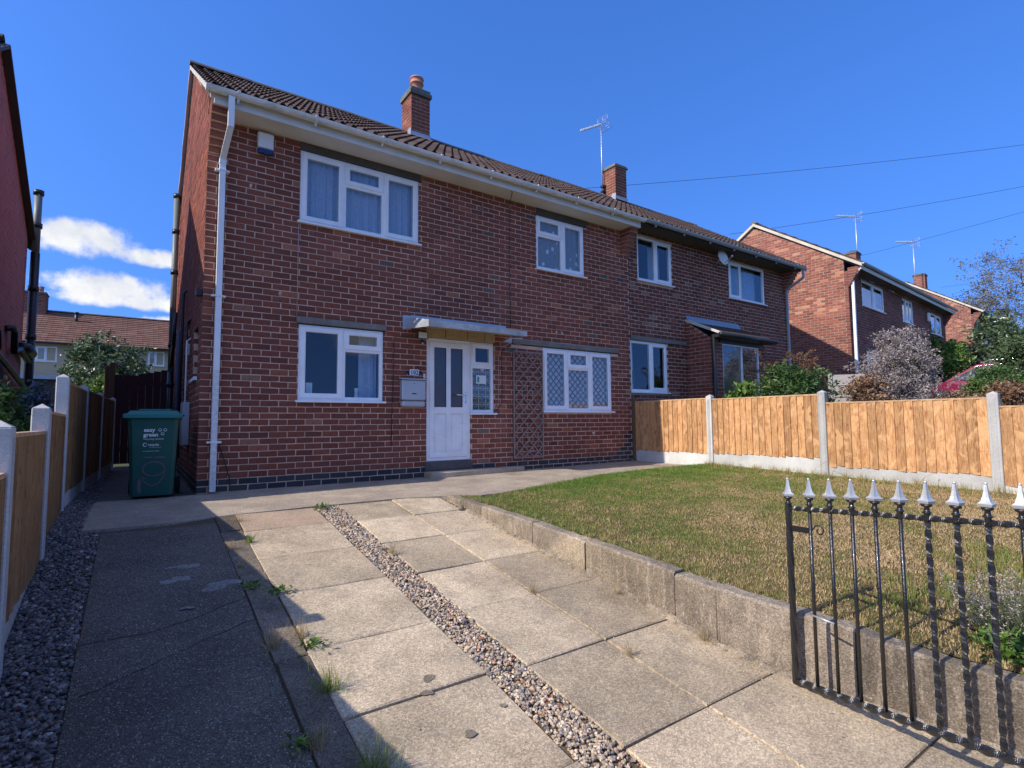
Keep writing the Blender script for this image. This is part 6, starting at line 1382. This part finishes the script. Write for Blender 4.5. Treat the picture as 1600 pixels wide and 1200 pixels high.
def weed(x, y, s_, kind, label, h_=None):
    zf = lambda u, v: zdrive(v)
    if kind == 'dry': return tufts([(x, y, 1)], int(60*s_), .035*s_, .075*s_, .0028, .95, .3, 1, M_DRY, 'weed_tuft', zf, label=label, cat='weed')
    if kind == 'grass': return tufts([(x, y, 1)], int(80*s_), .04*s_, .085*s_, .0035, .9, 0, .6, M_GRASS, 'weed_tuft', zf, label=label, cat='weed')
    m = MB(); n = int(60*s_); a = RNG.uniform(0, 6.28, n); r = np.abs(RNG.normal(0, .045*s_, n)); P = np.stack([x+np.cos(a)*r, y+np.sin(a)*r, zdrive(y)+RNG.uniform(0, .03*s_, n)], 1)
    leaves(m, P, .032, .5, RNG.uniform(0, 1, n), .35); e_ = empty('weed', (x, y, zdrive(y)), label=label, cat='weed'); return m.obj('foliage', M_LEAFY, e_, -e_.location, kind='stuff')
def blot(name, cx, cy, rx, ry, mat, label, dz=.0016, jag=.35, parent=None):
    m = MB(); n_ = 36; V = [(cx, cy, zdrive(cy)+dz+.003)]
    for k in range(n_):
        a = 2*PI*k/n_; j = 1+jag*(.5*math.sin(2*a+cx*50)+.35*math.sin(3*a+cy*40)+.2*math.sin(5*a+cx*90)); x, y = cx+math.cos(a)*rx*j, cy+math.sin(a)*ry*j; V.append((x, y, zdrive(y)+dz+.003))
    m.add(V, None, [(0, 1+k, 1+(k+1) % n_) for k in range(n_)]); return m.obj(name, mat, parent or drive)
M_STAIN = m_concrete('oil_stain', (.24, .195, .14), .3, .3); M_SPLASH = m_concrete('pale_splash', (.30, .28, .25), .5, .8)
for (cx, cy, rx, ry) in ((.62, -4.98, .035, .025), (.56, -5.08, .03, .02), (.60, -5.42, .03, .02), (.83, -5.33, .018, .012)): blot('oil_stain', cx, cy, rx, ry, M_STAIN, '')
for (cx, cy, rx, ry) in ((-.30, -3.0, .11, .03), (-.36, -3.22, .07, .05), (-.12, -3.42, .10, .07), (-.33, -3.68, .03, .02)): blot('cement_splash', cx, cy, rx, ry, M_SPLASH, '', jag=.6)
weed(.93, -1.93, 1.4, 'leaf', 'green leafy weed at the top end of the pebble strip')
weed(.98, -2.5, .8, 'dry', 'small dry tuft near the top of the pebble strip')
weed(1.1, -3.35, 1.5, 'dry', 'straw coloured tuft on the right edge of the pebble strip')
weed(.16, -2.05, 1.1, 'dry', 'dry tuft by the orange paving slab')
weed(.17, -2.65, 1.0, 'grass', 'green grass tuft in the joint beside the second slab')
weed(.02, -2.75, 1.1, 'dry', 'dry grass tuft at the edge of the poured concrete')
weed(.03, -3.15, 1.0, 'dry', 'brown tuft where the poured concrete meets the narrow strip')
weed(.05, -3.55, 1.2, 'leaf', 'dark leafy weed in the shade by the long crack')
weed(.17, -3.70, 1.2, 'leaf', 'leafy weed patch in the joint just above the shadow notch')
weed(.02, -4.35, 1.7, 'dry', 'large pale dry tuft on the shaded concrete edge')
weed(.17, -4.30, 1.5, 'dry', 'sunlit orange dry tuft on the slab edge')
weed(.20, -4.42, 1.0, 'leaf', 'bright small weed beside the sunlit dry tuft')
weed(.17, -4.85, 1.5, 'grass', 'grassy tuft crossing the shadow edge')
weed(.03, -5.2, 1.5, 'dry', 'dry tuft in the lower shaded joint')
weed(-.02, -5.15, .9, 'leaf', 'tiny leaf weed beside the lower dry tuft')
weed(.17, -5.45, 1.8, 'grass', 'lowest long grassy weed in the shaded joint')
weed(2.24, -4.7, .9, 'dry', 'dry brown litter tuft at the foot of the kerb')
weed(1.71, -4.4, 1.0, 'dry', 'wispy dry tuft in the joint of the right slabs')
weed(1.71, -5.3, 1.0, 'dry', 'lower wispy dry tuft in the joint of the right slabs')
weed(2.25, -5.4, 1.2, 'dry', 'dry grass wisps where the kerb blocks meet')
tufts([(kx(y)-.02-abs(random.gauss(0, .015)), y, random.uniform(.4, 1)) for y in np.arange(-6.8, -2.1, .09)], 26, .03, .022, .003, .95, .2, 1, M_DRY, 'dry_litter', zf0, kind='stuff', label='dry moss and grass litter along the foot of the kerb', cat='litter')
tufts([(x_+random.gauss(0, .006), y, random.uniform(.2, .7)) for y in np.arange(-6.8, -1.9, .07) for x_ in (1.708, 1.128, .163)], 9, .02, .012, .0025, .9, .2, 1, M_DRY, 'joint_moss', zf0, kind='stuff', label='dry moss filling the long joints of the slabs', cat='litter')
n = 420; X = np.concatenate([RNG.uniform(.2, 2.25, n//2), RNG.normal(2.2, .06, n//2)]); Y = RNG.uniform(-7, -1.9, len(X))
pebbles('loose_grit', np.stack([X, Y, np.array([zdrive(v)+.001 for v in Y])], 1), .002, .0055, M_PEB, None); tag(bpy.data.objects['loose_grit'], 'scattered loose grit and stones on the slabs', 'grit')
# leaf litter, pale stone in the corner of the kerb, plank edging
m = MB(); m.lathe((2.24, -2.45, zdrive(-2.45)), [(0, 0), (.026, 0), (.03, .02), (.022, .045), (0, .052)], 8); m.obj('stone', M_KERB, label='pale rounded stone standing at the start of the kerb', cat='stone')
m = MB(); m.cbox(5.0, -1.72, .03, 7.5, -1.69, .06, .003); m.obj('timber_edging', M_BROWNPOST, label='thin timber edging between path and lawn near the fence', cat='edging')

# ---------------------------------------------------------------- grey timber gate beyond the fence and parked car
tg = empty('timber_gate', (12.95, -1.7, .3), math.radians(-52), label='weathered grey timber gate of wide horizontal boards behind the orange fence', cat='gate')
for k in range(5):
    m = MB(); m.cbox(-.28, -.015, .25+k*.27, .40, .015, .25+k*.27+.255, .004, random.random()); m.obj('board', M_TIMBERG, tg)
m = MB(); m.cbox(-.36, -.04, 0, -.28, .04, 1.62, .005); m.obj('post', M_TIMBERG, tg)
car = empty('parked_car', (22.15, -2.38, .96), math.radians(4), label='magenta estate car with pale roof rails parked beyond the bushes', cat='car')
prof = [(-2.2, .35), (-2.25, .75), (-2.15, 1.0), (-1.95, 1.5), (-1.7, 1.6), (-.3, 1.66), (.45, 1.6), (1.25, 1.08), (2.1, .92), (2.25, .7), (2.25, .35)]
m = MB(); V = []
for sgn, f in ((-1, 0), (1, 1)):
    for (y, z) in prof: V.append((sgn*(.90 if z < 1.1 else .90-(z-1.05)*.36), y, z))
n = len(prof); Q = [(i, i+1, n+i+1, n+i) for i in range(n-1)]+[(n-1, 0, n, 2*n-1)]
T = []
for o_ in (0, n):
    c_ = len(V); V.append(((-.9 if o_ == 0 else .9), 0, .7)); T += [(o_+i, o_+(i+1) % n, c_) for i in range(n)]
m.add(V, Q, T); m.obj('body', M_CARP, car)
def side_poly(name, pts, mat, off=.006):
    for sgn in (-1, 1):
        m = MB(); V = [(sgn*((.90-(z-1.05)*.36 if z > 1.05 else .9)+off), y, z) for (y, z) in pts]; k = len(V); m.add(V, None, [(0, i, i+1) for i in range(1, k-1)]); m.obj(name, mat, car)
side_poly('side_window', [(1.05, 1.12), (.42, 1.52), (.30, 1.53), (.30, 1.10)], M_CARG); side_poly('side_window', [(.22, 1.10), (.22, 1.54), (-.75, 1.56), (-.75, 1.10)], M_CARG); side_poly('side_window', [(-.83, 1.10), (-.83, 1.56), (-1.65, 1.50), (-1.75, 1.12)], M_CARG)
for sgn in (-1, 1):
    m = MB(); m.tube([(sgn*.70, -1.7, 1.62), (sgn*.70, -1.5, 1.70), (sgn*.70, .1, 1.72), (sgn*.70, .35, 1.64)], .02, 6); m.obj('roof_rail', M_CHROME, car)
    m = MB(); m.tube([(sgn*.89, 1.1, 1.10), (sgn*.73, .43, 1.55), (sgn*.71, -.8, 1.60), (sgn*.74, -1.7, 1.53)], .012, 5); m.tube([(sgn*.9, .26, 1.09), (sgn*.74, .26, 1.56)], .016, 5); m.obj('window_trim', M_CHROME, car)
    for yw in (-1.4, 1.35):
        w_ = MB(); w_.lathe((0, 0, 0), [(.05, .1), (.2, .11), (.21, .09), (.32, .09), (.33, .0), (.32, -.1)], 18); w_.obj('wheel', M_RUBBER, car, (sgn*.82, yw, .33), (0, sgn*PI/2, 0))
m = MB(); m.add([(-.66, .50, 1.575), (.66, .50, 1.575), (.84, 1.2, 1.115), (-.84, 1.2, 1.115)], [(0, 1, 2, 3)]); m.obj('windscreen', M_CARG, car)
m = MB(); m.add([(-.64, -1.73, 1.61), (.64, -1.73, 1.61), (.66, -.3, 1.668), (-.66, -.3, 1.668), (.64, .42, 1.612), (-.64, .42, 1.612)], [(0, 1, 2, 3), (3, 2, 4, 5)]); m.obj('roof_panel', M_CARR, car)
aerial('tv_aerial', (0, 0, 0), 2.2, 0, .95, 'television aerial by the small chimney of the next pair', tilt=.05)
aerial('tv_aerial', (0, 0, 0), 2.2, 0, .95, 'faint television aerial above the farthest gable', tilt=.05)
def place(o, E, th, s_, back, z, rz, sc_=1.):
    th = math.radians(th); p = Vector(E)+Vector((math.cos(th), math.sin(th), 0))*s_+Vector((-math.sin(th), math.cos(th), 0))*back; o.location = (p.x, p.y, z); o.rotation_euler = (0, 0, rz); o.scale = (sc_,)*3
al = [o for o in bpy.data.objects if o.name.startswith('tv_aerial')]; al.sort(key=lambda o: o.name)
place(al[1], (17, -.57, 0), 4.5, 9.75, 3.1, 7.7, math.radians(-20), 1.15); place(al[2], (35.38, 1.1, 0), 7, 2.2, 3.17, 8.3, math.radians(-20), 1.4)
